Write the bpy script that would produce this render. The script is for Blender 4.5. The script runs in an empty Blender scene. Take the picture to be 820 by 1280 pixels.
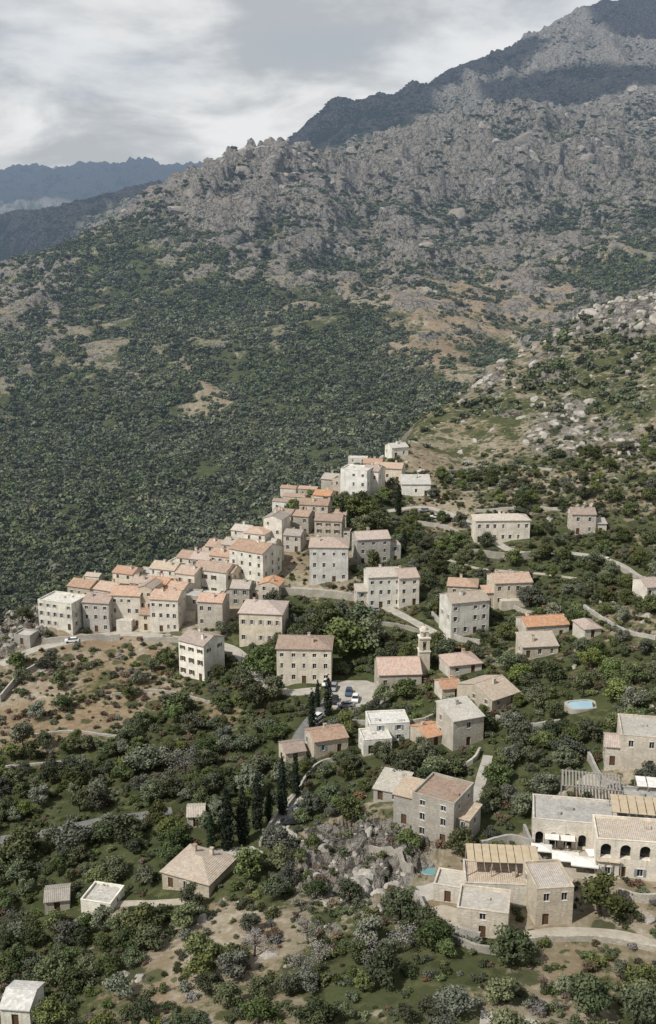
import bpy, bmesh, math, random, time
import numpy as np
from mathutils import Vector, Matrix
T0=time.time()
random.seed(7); rng=np.random.default_rng(11)
F=1372.0; TH=math.radians(14); CZ=200.0
scene=bpy.context.scene
COL=scene.collection
# ------------------------------------------------------------------ image pixel ray helper
# features are image pixels (u, v[, estimated range]) cast as rays from the camera; converted to world metres
# on the terrain surface, so each one stands on the ground where its pixel ray hits
def ray(u,v):
    x=(u-410)/F; y=-(v-640)/F
    Yc=math.cos(TH)+y*math.sin(TH); Zc=-math.sin(TH)+y*math.cos(TH)
    return x/Yc, Zc/Yc
VIS=[(0,1280,143),(200,1280,137),(410,1280,131),(620,1280,128),(820,1280,130),(0,1150,180),(150,1160,170),(300,1160,162),(450,1160,156),(620,1165,153),(820,1150,155),
(0,1050,207),(130,1030,210),(250,1060,195),(410,1080,183),(533,1055,180),(700,1085,170),(820,1080,171),(0,950,243),(150,940,245),(300,950,235),(420,950,225),(580,935,221),(720,950,205),(820,960,198),
(0,860,285),(150,850,285),(250,850,282),(380,855,268),(450,870,262),(560,870,250),(680,870,240),(820,870,228),(30,800,312),(130,795,315),(220,795,310),(330,808,300),(430,790,299),(500,762,310),(590,795,288),(700,820,265),(820,760,275),
(60,770,325),(150,735,340),(250,745,335),(310,730,339),(411,727,335),(310,700,352),(340,680,365),(390,650,385),(445,622,400),(480,602,415),(520,620,405),(500,560,460),(560,680,355),(630,680,350),(730,670,350),(820,680,335),
(600,620,400),(700,610,395),(820,600,385),(560,560,470),(650,540,470),(760,540,450),(820,520,450),(600,490,540),(680,450,560),(760,430,555),(820,440,520),(820,375,580),(740,398,600),(690,432,610),(600,480,610),(540,525,560),(500,553,500),
(60,765,332),(150,725,348),(250,700,362),(330,665,385),(400,620,415),(440,595,435),
(0,740,600),(100,700,640),(200,665,680),(300,620,730),(400,570,790),(480,530,850),(0,640,720),(100,600,780),(250,560,850),(400,500,930),(520,470,970),(0,540,900),(150,500,980),(300,450,1080),(420,430,1100),(550,420,1130),(650,400,1200),(820,350,1250),
(0,430,1200),(120,400,1250),(250,370,1300),(400,370,1270),(520,350,1350),(650,330,1420),(820,290,1500),(0,350,1450),(60,332,1480),(120,305,1500),(180,290,1520),(215,252,1600),(300,300,1480),(450,290,1550),(600,260,1650),(750,220,1800),(820,200,1900),
(260,226,1680),(300,216,1720),(340,205,1760),(400,191,1860),(480,180,1950),(540,166,2000),(580,152,2050),(650,160,2150),(720,165,2180),(820,150,2200),
(345,203,3000),(380,167,3050),(415,134,3100),(450,139,3150),(500,121,3200),(580,91,3250),(620,76,3300),(680,41,3350),(735,23,3400),(780,9,3450),(820,9,3500),(450,165,2700),(550,140,2700),(620,130,2700),(700,120,2700),(820,90,2800),
(0,277,3300),(100,262,3300),(200,248,3300),(0,310,2800),(100,285,2700),(200,262,2600),
(0,220,7000),(60,213,7000),(120,214,7000),(160,206,7000),(205,214,7000),(225,223,7000),(255,213,7000),(330,197,7000),(0,262,5600),(150,258,5600),(250,240,5600)]
HID=[(0,-108,60),(410,-102,60),(820,-102,60),(0,-114,95),(410,-103,95),(820,-103,95),(820,-60,720),(740,-90,760),(600,-150,760),(500,-150,620),(450,-130,490),(0,-165,420),(100,-170,430),(200,-165,450),(300,-155,470),(400,-140,500),
(0,-200,500),(150,-200,520),(300,-190,550),(420,-170,600),(500,-150,700),(215,-60,2000),(300,20,2100),(400,60,2250),(480,120,2350),(580,190,2350),(0,-150,1900),(100,-130,1950),(160,-80,1850),
(345,100,3700),(500,300,3900),(700,500,4200),(820,600,4300),(0,-50,4200),(150,-50,4200),(250,0,4200),(0,300,9800),(410,300,9800),(820,400,9800),(600,300,7000),(820,400,7000)]
cp=[]
for u,v,d in VIS:
    a,t=ray(u,v); cp.append((a,math.log(d),t))
    if u==0: cp.append((a-.25,math.log(d),t))
    if u==820: cp.append((a+.25,math.log(d),t))
for u,z,d in HID:
    a=(u-410)/F; t=z/d; cp.append((a,math.log(d),t))
    if u==0: cp.append((a-.25,math.log(d),t))
    if u==820: cp.append((a+.25,math.log(d),t))
cp=np.array(cp)
SA,SL=3.0,2.0
P=np.stack([cp[:,0]*SA,cp[:,1]*SL],1); n=len(P)
def tpsk(r2): return 0.5*r2*np.log(r2+1e-12)
D2=((P[:,None]-P[None])**2).sum(-1)
A=np.zeros((n+3,n+3)); A[:n,:n]=tpsk(D2)+np.eye(n)*2e-4; A[:n,n]=1; A[:n,n+1:]=P; A[n,:n]=1; A[n+1:,:n]=P.T
wt=np.linalg.solve(A,np.concatenate([cp[:,2],[0,0,0]]))
NC,NR=1060,1180
ga=np.linspace(-.50,.50,NC); gl=np.linspace(math.log(62),math.log(9800),NR)
def tps(a,l):
    x=a*SA; y=l*SL; out=wt[n]+wt[n+1]*x+wt[n+2]*y
    for i in range(n): out=out+wt[i]*tpsk((x-P[i,0])**2+(y-P[i,1])**2)
    return out
ca=np.linspace(-.50,.50,180); cl=np.linspace(gl[0],gl[-1],300)
CT=tps(*[m.astype(np.float64) for m in np.meshgrid(ca,cl)])
def bil(G,fa,fl,a,l):
    i=np.clip((a-fa[0])/(fa[1]-fa[0]),0,len(fa)-1.001); j=np.clip((l-fl[0])/(fl[1]-fl[0]),0,len(fl)-1.001)
    i0=i.astype(int); j0=j.astype(int); fi=i-i0; fj=j-j0
    return (G[j0,i0]*(1-fi)+G[j0,i0+1]*fi)*(1-fj)+(G[j0+1,i0]*(1-fi)+G[j0+1,i0+1]*fi)*fj
GA,GL=np.meshgrid(ga,gl); GY=np.exp(GL); GX=GA*GY
BT=bil(CT,ca,cl,GA,GL); BZ=CZ+BT*GY
def hit(u,v,Z,dmin=100):
    a,t=ray(u,v); c=int(round((a-ga[0])/(ga[1]-ga[0]))); c=min(max(c,0),NC-1)
    col=(Z[:,c]-CZ)/GY[:,c]; j0=int(np.searchsorted(gl,math.log(dmin)))
    w=np.nonzero(col[j0:]>=t)[0]
    if len(w)==0: return None
    j=j0+w[0]
    if j>0 and col[j]!=col[j-1]:
        f=(t-col[j-1])/(col[j]-col[j-1]); f=min(max(f,0),1)
    else: f=1
    Y=math.exp(gl[j-1]+f*(gl[j]-gl[j-1])); return a*Y,Y
# ------------------------------------------------------------------ land cover (rock, vegetation, dry)
ZN=[(30,1260,.0,.75,.5),(120,1200,.1,.65,.6),(60,1150,.0,.9,.4),(200,1150,.2,.6,.6),(230,1200,.4,.25,.85),(180,1230,.4,.4,.7),(330,1160,.5,.2,.85),(280,1160,.5,.2,.85),(320,1240,.4,.5,.6),(420,1130,.6,.55,.4),(430,1220,.3,.8,.4),(520,1220,.3,.65,.45),(600,1190,.3,.7,.4),(700,1210,.5,.3,.7),(760,1190,.4,.4,.6),(810,1260,.3,.6,.4),(800,1180,.6,.2,.8),(690,1120,.4,.05,.7),(620,1100,.2,.02,.6),(660,1240,.5,.4,.6),(370,1230,.5,.5,.55),(740,1230,.5,.4,.6),
(420,1070,1,.05,.3),(480,1080,1,.05,.3),(440,1095,1,.08,.3),(400,1090,1,.1,.3),(455,1060,1,.05,.3),(340,1100,.3,.7,.3),(270,1060,0,.9,.3),(160,1060,0,.95,.3),(60,1080,0,.95,.3),(0,1020,0,.9,.3),(100,970,0,.75,.5),(190,950,0,.9,.4),(40,900,0,.14,1),(130,880,.1,.25,1),(150,840,.1,.3,1),(230,900,0,.55,.8),(270,890,0,.5,.8),(310,860,0,.95,.3),(350,900,0,1,.2),(300,980,0,1,.2),(400,980,0,.95,.2),(450,900,0,.7,.3),(470,970,0,.75,.3),(540,950,0,.85,.3),(620,1000,.1,.9,.3),(660,920,.1,.85,.3),(720,940,.1,.9,.3),(760,900,.2,.75,.4),(760,1010,.2,.05,.6),(700,1060,.2,.03,.6),(780,1060,.2,.03,.6),(690,860,.2,.7,.45),(780,840,.2,.65,.65),(800,770,.3,.55,.65),(740,740,.2,.8,.3),(700,705,.1,.85,.3),(620,700,.1,.65,.4),(540,700,.1,.75,.4),(430,790,0,1,.2),(370,770,0,.95,.2),(450,820,0,1,.2),(540,790,.1,.7,.4),(560,830,.1,.55,.5),(30,785,1,.05,.5),(15,800,1,.1,.5),(20,840,.4,.35,.7),(60,820,.2,.4,.8),(200,810,.1,.35,.8),(280,830,0,.9,.3),(250,750,.2,.02,.6),(150,760,.2,.02,.6),(330,700,.2,.02,.6),(400,700,.2,.25,.6),(400,740,.2,.35,.6),(470,740,.2,.5,.6),(450,650,.1,.95,.3),(500,660,.1,.75,.4),(560,640,.2,.25,.65),(590,600,.4,.5,.5),(540,580,.6,.35,.5),(640,620,.4,.55,.5),(760,620,.55,.5,.5),(700,560,.9,.4,.35),(720,530,.9,.4,.35),(680,590,.6,.5,.5),(600,550,.6,.5,.5),(660,500,.55,.65,.35),(560,520,.4,.6,.4),(620,480,.8,.4,.35),(760,500,.6,.65,.4),(800,440,.5,.7,.5),(740,440,.55,.7,.4),(780,390,1.1,.15,.4),(740,395,1.1,.25,.4),(815,400,1.0,.2,.4),(810,560,.85,.4,.5),(780,590,.7,.45,.5),
(60,700,.0,1,.2),(150,640,0,1,.1),(300,580,0,1,.1),(50,600,.05,.95,.2),(100,560,.05,.95,.2),(200,520,.05,.95,.25),(270,515,.1,.6,.6),(400,520,0,1,.2),(480,500,.0,.95,.2),(350,450,.0,1,.2),(100,500,.2,.85,.25),(30,450,.4,.75,.3),(450,410,.05,.95,.25),(230,420,.05,.97,.2),(130,400,.2,.85,.3),(50,390,.5,.65,.35),(130,330,.05,.85,.0),(60,360,.5,.6,.35),(330,370,.25,.8,.3),(380,350,.6,.6,.4),(550,430,.35,.45,1),(500,400,.4,.55,.85),(600,390,.35,.45,1),(680,380,.5,.5,.9),(450,360,.55,.55,.55),(740,350,.4,.65,.6),(800,340,.1,.8,0),(640,330,.7,.5,.65),(540,320,.8,.45,.55),(420,290,.85,.45,.4),(280,270,1.1,.2,.4),(230,300,.6,.65,.2),(350,310,.8,.45,.4),(200,340,.2,.85,.1),(500,240,1,.45,.5),(620,250,1,.45,.5),(700,290,.7,.5,.7),(750,230,.9,.5,.5),(800,270,.6,.6,.6),(400,220,1,.35,.4),(580,190,1.1,.3,.4),(700,190,.8,.6,.4),(800,180,.7,.65,.4),
(450,150,.6,.6,.2),(600,110,.8,.5,.2),(700,80,.9,.4,.2),(800,50,1,.2,.2),(780,110,.7,.5,.2),(50,290,.5,.7,.3),(180,265,.5,.7,.3),(100,230,.5,.5,.1),(300,215,.5,.5,.1)]
zl=[]
for u,v,r,g,d in ZN:
    h=hit(u,v,BZ)
    if h: zl.append((h[0]/h[1]*SA,math.log(h[1])*SL,r,g,d))
zl=np.array(zl)
CA,CLm=np.meshgrid(ca,cl); ws=0; acc=[0,0,0]
for i in range(len(zl)):
    w=1/(((CA*SA-zl[i,0])**2+(CLm*SL-zl[i,1])**2)+.0012)**2
    ws=ws+w
    for k in range(3): acc[k]=acc[k]+w*zl[i,2+k]
CZN=[c/ws for c in acc]
ROCK,VEG,DRY=[bil(c,ca,cl,GA,GL) for c in CZN]
def attr(k,X,Y): return bil(CZN[k],ca,cl,np.asarray(X)/np.asarray(Y),np.log(Y))
# ------------------------------------------------------------------ noise
_t=rng.random((256,256))*2*np.pi; _gx=np.cos(_t); _gy=np.sin(_t)
def gn(x,y,s):
    x=x+s*37.13; y=y+s*91.7
    xf=np.floor(x); yf=np.floor(y); xi=xf.astype(np.int64); yi=yf.astype(np.int64); x=x-xf; y=y-yf
    u=x*x*x*(x*(x*6-15)+10); v=y*y*y*(y*(y*6-15)+10)
    def g(i,j,dx,dy):
        a=(xi+i)&255; b=(yi+j)&255; return _gx[b,a]*dx+_gy[b,a]*dy
    return ((g(0,0,x,y)*(1-u)+g(1,0,x-1,y)*u)*(1-v)+(g(0,1,x,y-1)*(1-u)+g(1,1,x-1,y-1)*u)*v)*1.4
def fbm(x,y,L,o,s,ridge=False,rough=.5):
    out=0; a=1; tot=0
    for k in range(o):
        q=gn(x/L*2**k,y/L*2**k,s+k*3)
        if ridge: q=1-2*np.abs(q)
        out=out+q*a; tot+=a; a*=rough
    out=out/tot
    return out-.45 if ridge else out
wx=GX+60*gn(GX/300,GY/300,5)+16*gn(GX/60,GY/60,6); wy=GY+60*gn(GX/300,GY/300,9)+16*gn(GX/60,GY/60,7)
def ramp(x,xs,ys): return np.interp(x,xs,ys)
A1=ramp(GY,[500,900,1400,2100,2500,3300,7000],[0,14,44,76,68,60,110])
A2=ramp(GY,[330,480,700,1500,2000,2500,3300,7000],[0,5,8,28,38,32,30,34])*(.25+ROCK*.95)
A3=ramp(GY,[200,450,1000,1800,2500,3300],[.25,2.2,3.5,6.5,6,6])*(.15+1.2*ROCK**1.5)
n1_=fbm(wx,wy,480,4,1,True); n2_=fbm(wx,wy,125,5,2,True,.48); n3_=fbm(GX+8*gn(GX/18,GY/18,3),GY+8*gn(GX/18,GY/18,13),34,4,4,True,.55)
st_=np.tanh(n2_*5)*.12
DZ=A1*n1_+A2*(n2_+st_)+A3*n3_
near=np.clip((430-GY)/60,0,1)*np.clip((ROCK-.5)*3,0,1)
DZ+=near*fbm(GX+2*gn(GX/4,GY/4,2),GY,8,5,8,True,.65)*4.5
GZ=BZ+DZ
# rock ledges: benches and short cliffs in the granite
Lh=ramp(GY,[450,650,1000,1800,2600],[6,7,15,28,36]); sl_=GZ/Lh+1.3*gn(GX/170,GY/170,21)+.35*gn(GX/45,GY/45,22)
fr=sl_-np.floor(sl_); cl2=np.clip((fr-.30)/.34,0,1); cl2=cl2*cl2*(3-2*cl2)
lw=np.clip((ROCK-.35)*2,0,1)*np.clip((GY-440)/60,0,1)*np.clip((2700-GY)/500,0,1)*(.55+.45*np.clip(.5+1.5*gn(GX/90,GY/90,25),0,1))
GZ+=lw*Lh*(cl2-fr)*.60
farw=np.clip((GY-450)/400,0,1)
relief=farw*(n2_*1.0+n3_*.6+n1_*.5)
ROCK=np.clip(ROCK+relief*.9,0,1.6); VEG=np.clip(VEG-relief*.85-.10*farw*np.clip(fbm(GX,GY,150,4,90)*2-.1,0,1),0,1.3)
def zat(X,Y):
    return float(bil(GZ,ga,gl,np.array(X/Y),np.array(math.log(Y))))
def zats(X,Y): return bil(GZ,ga,gl,X/Y,np.log(Y))
def gat(G,X,Y): return bil(G,ga,gl,X/Y,np.log(Y))
# ------------------------------------------------------------------ materials
def N(nt,t,props=None,**ins):
    nd=nt.nodes.new(t)
    for k,v in (props or {}).items(): setattr(nd,k,v)
    for k,v in ins.items():
        key=int(k[1:]) if k[0]=='i' and k[1:].isdigit() else k.replace('_',' ')
        s=nd.inputs[key]
        if isinstance(v,bpy.types.NodeSocket): nt.links.new(v,s)
        else: s.default_value=v
    return nd
def c4(c): return (c[0],c[1],c[2],1)
def mix(nt,f,a,b):
    m=nt.nodes.new('ShaderNodeMix'); m.data_type='RGBA'
    for s,v in ((m.inputs[0],f),(m.inputs[6],a),(m.inputs[7],b)):
        if isinstance(v,bpy.types.NodeSocket): nt.links.new(v,s)
        else: s.default_value=c4(v) if isinstance(v,tuple) else v
    return m.outputs[2]
def mth(nt,op,a,b=0.0,c=None,clamp=False):
    m=nt.nodes.new('ShaderNodeMath'); m.operation=op; m.use_clamp=clamp
    for i,v in enumerate((a,b) if c is None else (a,b,c)):
        if isinstance(v,bpy.types.NodeSocket): nt.links.new(v,m.inputs[i])
        else: m.inputs[i].default_value=v
    return m.outputs[0]
def sstep(nt,v,a,b):
    m=nt.nodes.new('ShaderNodeMapRange'); m.interpolation_type='SMOOTHSTEP'
    nt.links.new(v,m.inputs[0]); m.inputs[1].default_value=a; m.inputs[2].default_value=b
    return m.outputs[0]
def noise(nt,vec,s,d=4,r=.55,dist=0):
    return N(nt,'ShaderNodeTexNoise',Vector=vec,Scale=s,Detail=d,Roughness=r,Distortion=dist).outputs[0]
def newmat(name,rough=.9):
    m=bpy.data.materials.new(name); m.use_nodes=True; nt=m.node_tree; nt.nodes.clear()
    out=nt.nodes.new('ShaderNodeOutputMaterial'); b=nt.nodes.new('ShaderNodeBsdfPrincipled')
    b.inputs['Roughness'].default_value=rough; b.inputs['Specular IOR Level'].default_value=.2
    nt.links.new(b.outputs[0],out.inputs[0]); return m,nt,b,out
def painted_haze(nt,b,out):  # aerial perspective painted in: blue glow mixed in by distance from world origin
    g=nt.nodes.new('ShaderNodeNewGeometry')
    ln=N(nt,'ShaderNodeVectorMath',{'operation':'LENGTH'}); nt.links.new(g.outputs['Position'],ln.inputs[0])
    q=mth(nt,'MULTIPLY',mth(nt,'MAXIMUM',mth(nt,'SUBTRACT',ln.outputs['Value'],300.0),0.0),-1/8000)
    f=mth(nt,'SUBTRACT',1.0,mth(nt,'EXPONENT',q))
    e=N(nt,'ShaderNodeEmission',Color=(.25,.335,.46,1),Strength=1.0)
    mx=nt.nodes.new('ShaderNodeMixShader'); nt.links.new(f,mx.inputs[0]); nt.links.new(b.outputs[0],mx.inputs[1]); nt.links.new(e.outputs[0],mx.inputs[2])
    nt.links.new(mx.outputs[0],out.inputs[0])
def terrain_mat():
    m,nt,b,out=newmat('terrain_ground',.95)
    b.inputs['Specular IOR Level'].default_value=0
    g=nt.nodes.new('ShaderNodeNewGeometry'); p=g.outputs['Position']
    at=N(nt,'ShaderNodeAttribute',{'attribute_name':'zone'}); sp=N(nt,'ShaderNodeSeparateColor',Color=at.outputs['Color'])
    R,G,D=sp.outputs[0],sp.outputs[1],sp.outputs[2]
    nbn=N(nt,'ShaderNodeTexNoise',Vector=p,Scale=.05,Detail=6.0,Roughness=.65); nb=nbn.outputs[0]; nbc=N(nt,'ShaderNodeSeparateColor',Color=nbn.outputs[1])
    ncn=N(nt,'ShaderNodeTexNoise',Vector=p,Scale=.5,Detail=5.0,Roughness=.7); nc=ncn.outputs[0]; ncc=N(nt,'ShaderNodeSeparateColor',Color=ncn.outputs[1])
    nl=nbc.outputs[1]; nb2=nbc.outputs[2]; nf=ncc.outputs[1]
    nz=N(nt,'ShaderNodeSeparateXYZ',Vector=g.outputs['Normal']).outputs[2]
    steep=mth(nt,'MULTIPLY',mth(nt,'SUBTRACT',.80,nz),1.5)
    rk=mth(nt,'ADD',mth(nt,'ADD',R,steep),mth(nt,'ADD',mth(nt,'MULTIPLY',mth(nt,'SUBTRACT',nb,.5),1.6),mth(nt,'MULTIPLY',mth(nt,'SUBTRACT',nc,.5),1.2)))
    rmask=sstep(nt,rk,.50,.66)
    vg=mth(nt,'ADD',G,mth(nt,'ADD',mth(nt,'MULTIPLY',mth(nt,'SUBTRACT',nb2,.5),1.7),mth(nt,'MULTIPLY',mth(nt,'SUBTRACT',nf,.5),.9)))
    vmask=sstep(nt,vg,.44,.62)
    soil=mix(nt,D,(.14,.135,.085),(.28,.225,.16))
    soil=mix(nt,mth(nt,'MULTIPLY',sstep(nt,nc,.40,.70),mth(nt,'MULTIPLY_ADD',D,.7,.3)),soil,(.42,.375,.305))
    rust=mix(nt,sstep(nt,nb,.45,.6),(.19,.125,.075),(.14,.115,.065))
    soil=mix(nt,mth(nt,'MULTIPLY',sstep(nt,nl,.38,.58),mth(nt,'MULTIPLY',D,.8)),soil,rust)
    soil=mix(nt,mth(nt,'MULTIPLY',sstep(nt,D,.86,.97),.75),soil,mix(nt,sstep(nt,nf,.4,.6),(.19,.14,.085),(.285,.225,.15)))
    rock=mix(nt,sstep(nt,nc,.34,.68),(.135,.127,.115),(.43,.40,.36))
    rock=mix(nt,mth(nt,'MULTIPLY',sstep(nt,nb,.42,.6),.6),rock,(.27,.235,.195))
    vo=N(nt,'ShaderNodeTexVoronoi',{'feature':'DISTANCE_TO_EDGE'},Vector=N(nt,'ShaderNodeVectorMath',{'operation':'ADD'},i0=p,i1=N(nt,'ShaderNodeVectorMath',{'operation':'SCALE'},i0=nbn.outputs[1],Scale=30.0).outputs[0]).outputs[0],Scale=.08)
    crack=sstep(nt,vo.outputs['Distance'],.0,.09)
    rock=mix(nt,mth(nt,'MULTIPLY_ADD',crack,.85,.15),(.055,.055,.045),rock)
    veg=mix(nt,sstep(nt,nc,.35,.65),(.032,.044,.018),(.095,.105,.05))
    veg=mix(nt,mth(nt,'MULTIPLY',D,.4),veg,(.14,.12,.065))
    lush=mth(nt,'MULTIPLY',sstep(nt,D,.14,.03),.8); veg=mix(nt,lush,veg,(.09,.12,.042))
    col=mix(nt,vmask,soil,veg); col=mix(nt,rmask,col,rock)
    wv_=N(nt,'ShaderNodeVectorMath',{'operation':'ADD'},i0=p,i1=N(nt,'ShaderNodeVectorMath',{'operation':'SCALE'},i0=ncn.outputs[1],Scale=3.0).outputs[0]).outputs[0]
    for sc,th in ((.13,.36),(.36,.34)):
        v1=N(nt,'ShaderNodeTexVoronoi',Vector=wv_,Scale=sc)
        thr=mth(nt,'MULTIPLY_ADD',G,.46,th-.2)
        dot=sstep(nt,mth(nt,'SUBTRACT',thr,v1.outputs['Distance']),0,.08)
        dot=mth(nt,'MULTIPLY',dot,mth(nt,'GREATER_THAN',mth(nt,'ADD',G,mth(nt,'SUBTRACT',nb,.5)),.12))
        col=mix(nt,mth(nt,'MULTIPLY',dot,.85),col,mix(nt,v1.outputs['Color'],(.035,.045,.02),(.08,.088,.042)))
    nt.links.new(col,b.inputs['Base Color'])
    hb=noise(nt,p,.12,6,.72)
    bp=N(nt,'ShaderNodeBump',Height=mth(nt,'MULTIPLY',hb,11.0),Strength=.7,Distance=1.0)
    nt.links.new(mth(nt,'MULTIPLY_ADD',rmask,.8,.12),bp.inputs['Strength'])
    nt.links.new(bp.outputs[0],b.inputs['Normal']); painted_haze(nt,b,out); return m
def leaf_mat(name,c1,c2,hz=False):
    m,nt,b,out=newmat(name,.75)
    at=N(nt,'ShaderNodeAttribute',{'attribute_name':'tint'}); oi=nt.nodes.new('ShaderNodeObjectInfo')
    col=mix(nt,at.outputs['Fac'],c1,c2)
    if hz:
        p_=nt.nodes.new('ShaderNodeNewGeometry').outputs['Position']
        col=mix(nt,mth(nt,'MULTIPLY',sstep(nt,noise(nt,p_,.014,3,.6),.42,.66),.75),col,mix(nt,at.outputs['Fac'],(.055,.068,.04),(.165,.18,.105)))
    h=N(nt,'ShaderNodeHueSaturation',Color=col); nt.links.new(mth(nt,'MULTIPLY_ADD',oi.outputs['Random'],.05,.47),h.inputs['Hue'])
    r2=mth(nt,'FRACT',mth(nt,'MULTIPLY',oi.outputs['Random'],17.3)); nt.links.new(mth(nt,'MULTIPLY_ADD',r2,1.0,.55),h.inputs['Value'])
    r3=mth(nt,'FRACT',mth(nt,'MULTIPLY',oi.outputs['Random'],31.7)); nt.links.new(mth(nt,'MULTIPLY_ADD',r3,.5,.65),h.inputs['Saturation'])
    nt.links.new(h.outputs[0],b.inputs['Base Color'])
    if hz: painted_haze(nt,b,out)
    return m
def simple(name,c,c2=None,s=1.5,rough=.85,bump=0,coord='obj',detail=4,metal=0):
    m,nt,b,out=newmat(name,rough); b.inputs['Metallic'].default_value=metal
    if coord=='obj': p=nt.nodes.new('ShaderNodeTexCoord').outputs['Object']
    else: p=nt.nodes.new('ShaderNodeNewGeometry').outputs['Position']
    nn=noise(nt,p,s,detail,.65)
    c2=c2 or tuple(x*.75 for x in c)
    nt.links.new(mix(nt,sstep(nt,nn,.3,.7),c2,c),b.inputs['Base Color'])
    if bump:
        bp=N(nt,'ShaderNodeBump',Height=nn,Strength=.6,Distance=bump); nt.links.new(bp.outputs[0],b.inputs['Normal'])
    return m
def wall_mat(name,c,stone=0.5):
    m,nt,b,out=newmat(name,.92); tc=nt.nodes.new('ShaderNodeTexCoord').outputs['Object']; oi=nt.nodes.new('ShaderNodeObjectInfo')
    big=noise(nt,tc,.35,4,.65); fine=noise(nt,tc,3,3,.7)
    streak=noise(nt,N(nt,'ShaderNodeVectorMath',{'operation':'MULTIPLY'},i0=tc,i1=(1.6,1.6,.18)).outputs[0],1.0,3,.6)
    st=N(nt,'ShaderNodeTexVoronoi',Vector=N(nt,'ShaderNodeVectorMath',{'operation':'MULTIPLY'},i0=tc,i1=(1,1,1.8)).outputs[0],Scale=2.6)
    d=tuple(x*.76 for x in c); l=tuple(min(.75,x*1.1) for x in c)
    col=mix(nt,sstep(nt,big,.32,.68),d,l)
    col=mix(nt,mth(nt,'MULTIPLY',N(nt,'ShaderNodeSeparateColor',Color=st.outputs['Color']).outputs[0],stone),col,tuple(x*.55 for x in c))
    col=mix(nt,mth(nt,'MULTIPLY',sstep(nt,fine,.5,.75),.3),col,(.26,.23,.18))
    col=mix(nt,mth(nt,'MULTIPLY',sstep(nt,streak,.52,.72),.4),col,(.27,.25,.21))
    h=N(nt,'ShaderNodeHueSaturation',Color=col); nt.links.new(mth(nt,'MULTIPLY_ADD',oi.outputs['Random'],.35,.85),h.inputs['Value'])
    r3=mth(nt,'FRACT',mth(nt,'MULTIPLY',oi.outputs['Random'],31.7)); nt.links.new(mth(nt,'MULTIPLY_ADD',r3,.5,.7),h.inputs['Saturation'])
    nt.links.new(h.outputs[0],b.inputs['Base Color'])
    bp=N(nt,'ShaderNodeBump',Height=st.outputs['Distance'],Strength=.5,Distance=.06); nt.links.new(bp.outputs[0],b.inputs['Normal'])
    return m
def roof_mat(name,c,c2,tiles=True):
    m,nt,b,out=newmat(name,.9); tc=nt.nodes.new('ShaderNodeTexCoord').outputs['Object']; oi=nt.nodes.new('ShaderNodeObjectInfo')
    big=noise(nt,tc,.5,5,.7); 
    st=N(nt,'ShaderNodeTexVoronoi',Vector=tc,Scale=2.6); sv=N(nt,'ShaderNodeSeparateColor',Color=st.outputs['Color']).outputs[0]
    col=mix(nt,sstep(nt,big,.3,.7),c,c2); col=mix(nt,mth(nt,'MULTIPLY',sv,.6),col,tuple(x*.55 for x in c))
    col=mix(nt,mth(nt,'MULTIPLY',sstep(nt,noise(nt,tc,1.3,4,.7),.48,.64),.8),col,(.36,.325,.27))
    h=N(nt,'ShaderNodeHueSaturation',Color=col); nt.links.new(mth(nt,'MULTIPLY_ADD',oi.outputs['Random'],.5,.8),h.inputs['Value'])
    r3=mth(nt,'FRACT',mth(nt,'MULTIPLY',oi.outputs['Random'],31.7)); nt.links.new(mth(nt,'MULTIPLY_ADD',r3,.55,.6),h.inputs['Saturation'])
    nt.links.new(h.outputs[0],b.inputs['Base Color'])
    if tiles:
        wv=N(nt,'ShaderNodeTexWave',{'wave_type':'BANDS','bands_direction':'X'},Vector=tc,Scale=.9,Distortion=.6)
        bp=N(nt,'ShaderNodeBump',Height=wv.outputs[1],Strength=.7,Distance=.08); nt.links.new(bp.outputs[0],b.inputs['Normal'])
    return m
M={}
M['terr']=terrain_mat()
WALL=[wall_mat('wall_cream_render',(.65,.585,.48),.25),wall_mat('wall_beige_stone',(.56,.50,.41),.5),wall_mat('wall_grey_stone',(.46,.425,.365),.55),wall_mat('wall_pale_render',(.70,.665,.59),.12),wall_mat('wall_pinkish_render',(.60,.52,.43),.3)]
ROOF=[roof_mat('roof_faded_terracotta',(.41,.265,.195),(.46,.35,.275)),roof_mat('roof_orange_tile',(.47,.235,.14),(.46,.30,.20)),roof_mat('roof_tan_tile',(.44,.345,.26),(.49,.42,.34)),roof_mat('roof_grey_slab',(.35,.33,.29),(.44,.41,.37),False),roof_mat('roof_pale_membrane',(.5,.48,.44),(.6,.58,.54),False)]
M['glass'],nt,b,_=newmat('window_glass',.15); b.inputs['Base Color'].default_value=(.025,.028,.03,1)
M['white']=simple('white_paint',(.75,.73,.69),(.6,.58,.54),.8)
M['shut']=[simple('shutter_brown',(.14,.075,.045)),simple('shutter_grey_blue',(.25,.3,.32)),simple('shutter_pale',(.5,.47,.42))]
M['wood']=simple('door_wood',(.12,.07,.04))
M['stone']=wall_mat('dry_stone',(.43,.40,.345),.7)
M['road']=simple('asphalt_road',(.20,.195,.185),(.14,.138,.13),.6,.9,0,'pos')
M['pave']=simple('pale_paving',(.44,.415,.37),(.33,.305,.26),.5,.9,0,'pos')
M['track']=simple('gravel_track',(.44,.40,.33),(.33,.29,.23),.5,.95,.02,'pos')
M['rock']=simple('boulder_granite',(.46,.43,.385),(.22,.203,.178),.7,.95,.2)
M['bark']=simple('bark',(.10,.08,.06),(.06,.05,.04),3)
M['canvas']=simple('tan_canvas',(.50,.41,.29),(.42,.34,.23),1)
M['slat']=simple('grey_timber_slat',(.30,.28,.25),(.22,.21,.19),2)
M['metal']=simple('dark_metal',(.08,.08,.08))
M['tyre']=simple('tyre_rubber',(.02,.02,.02))
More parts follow.
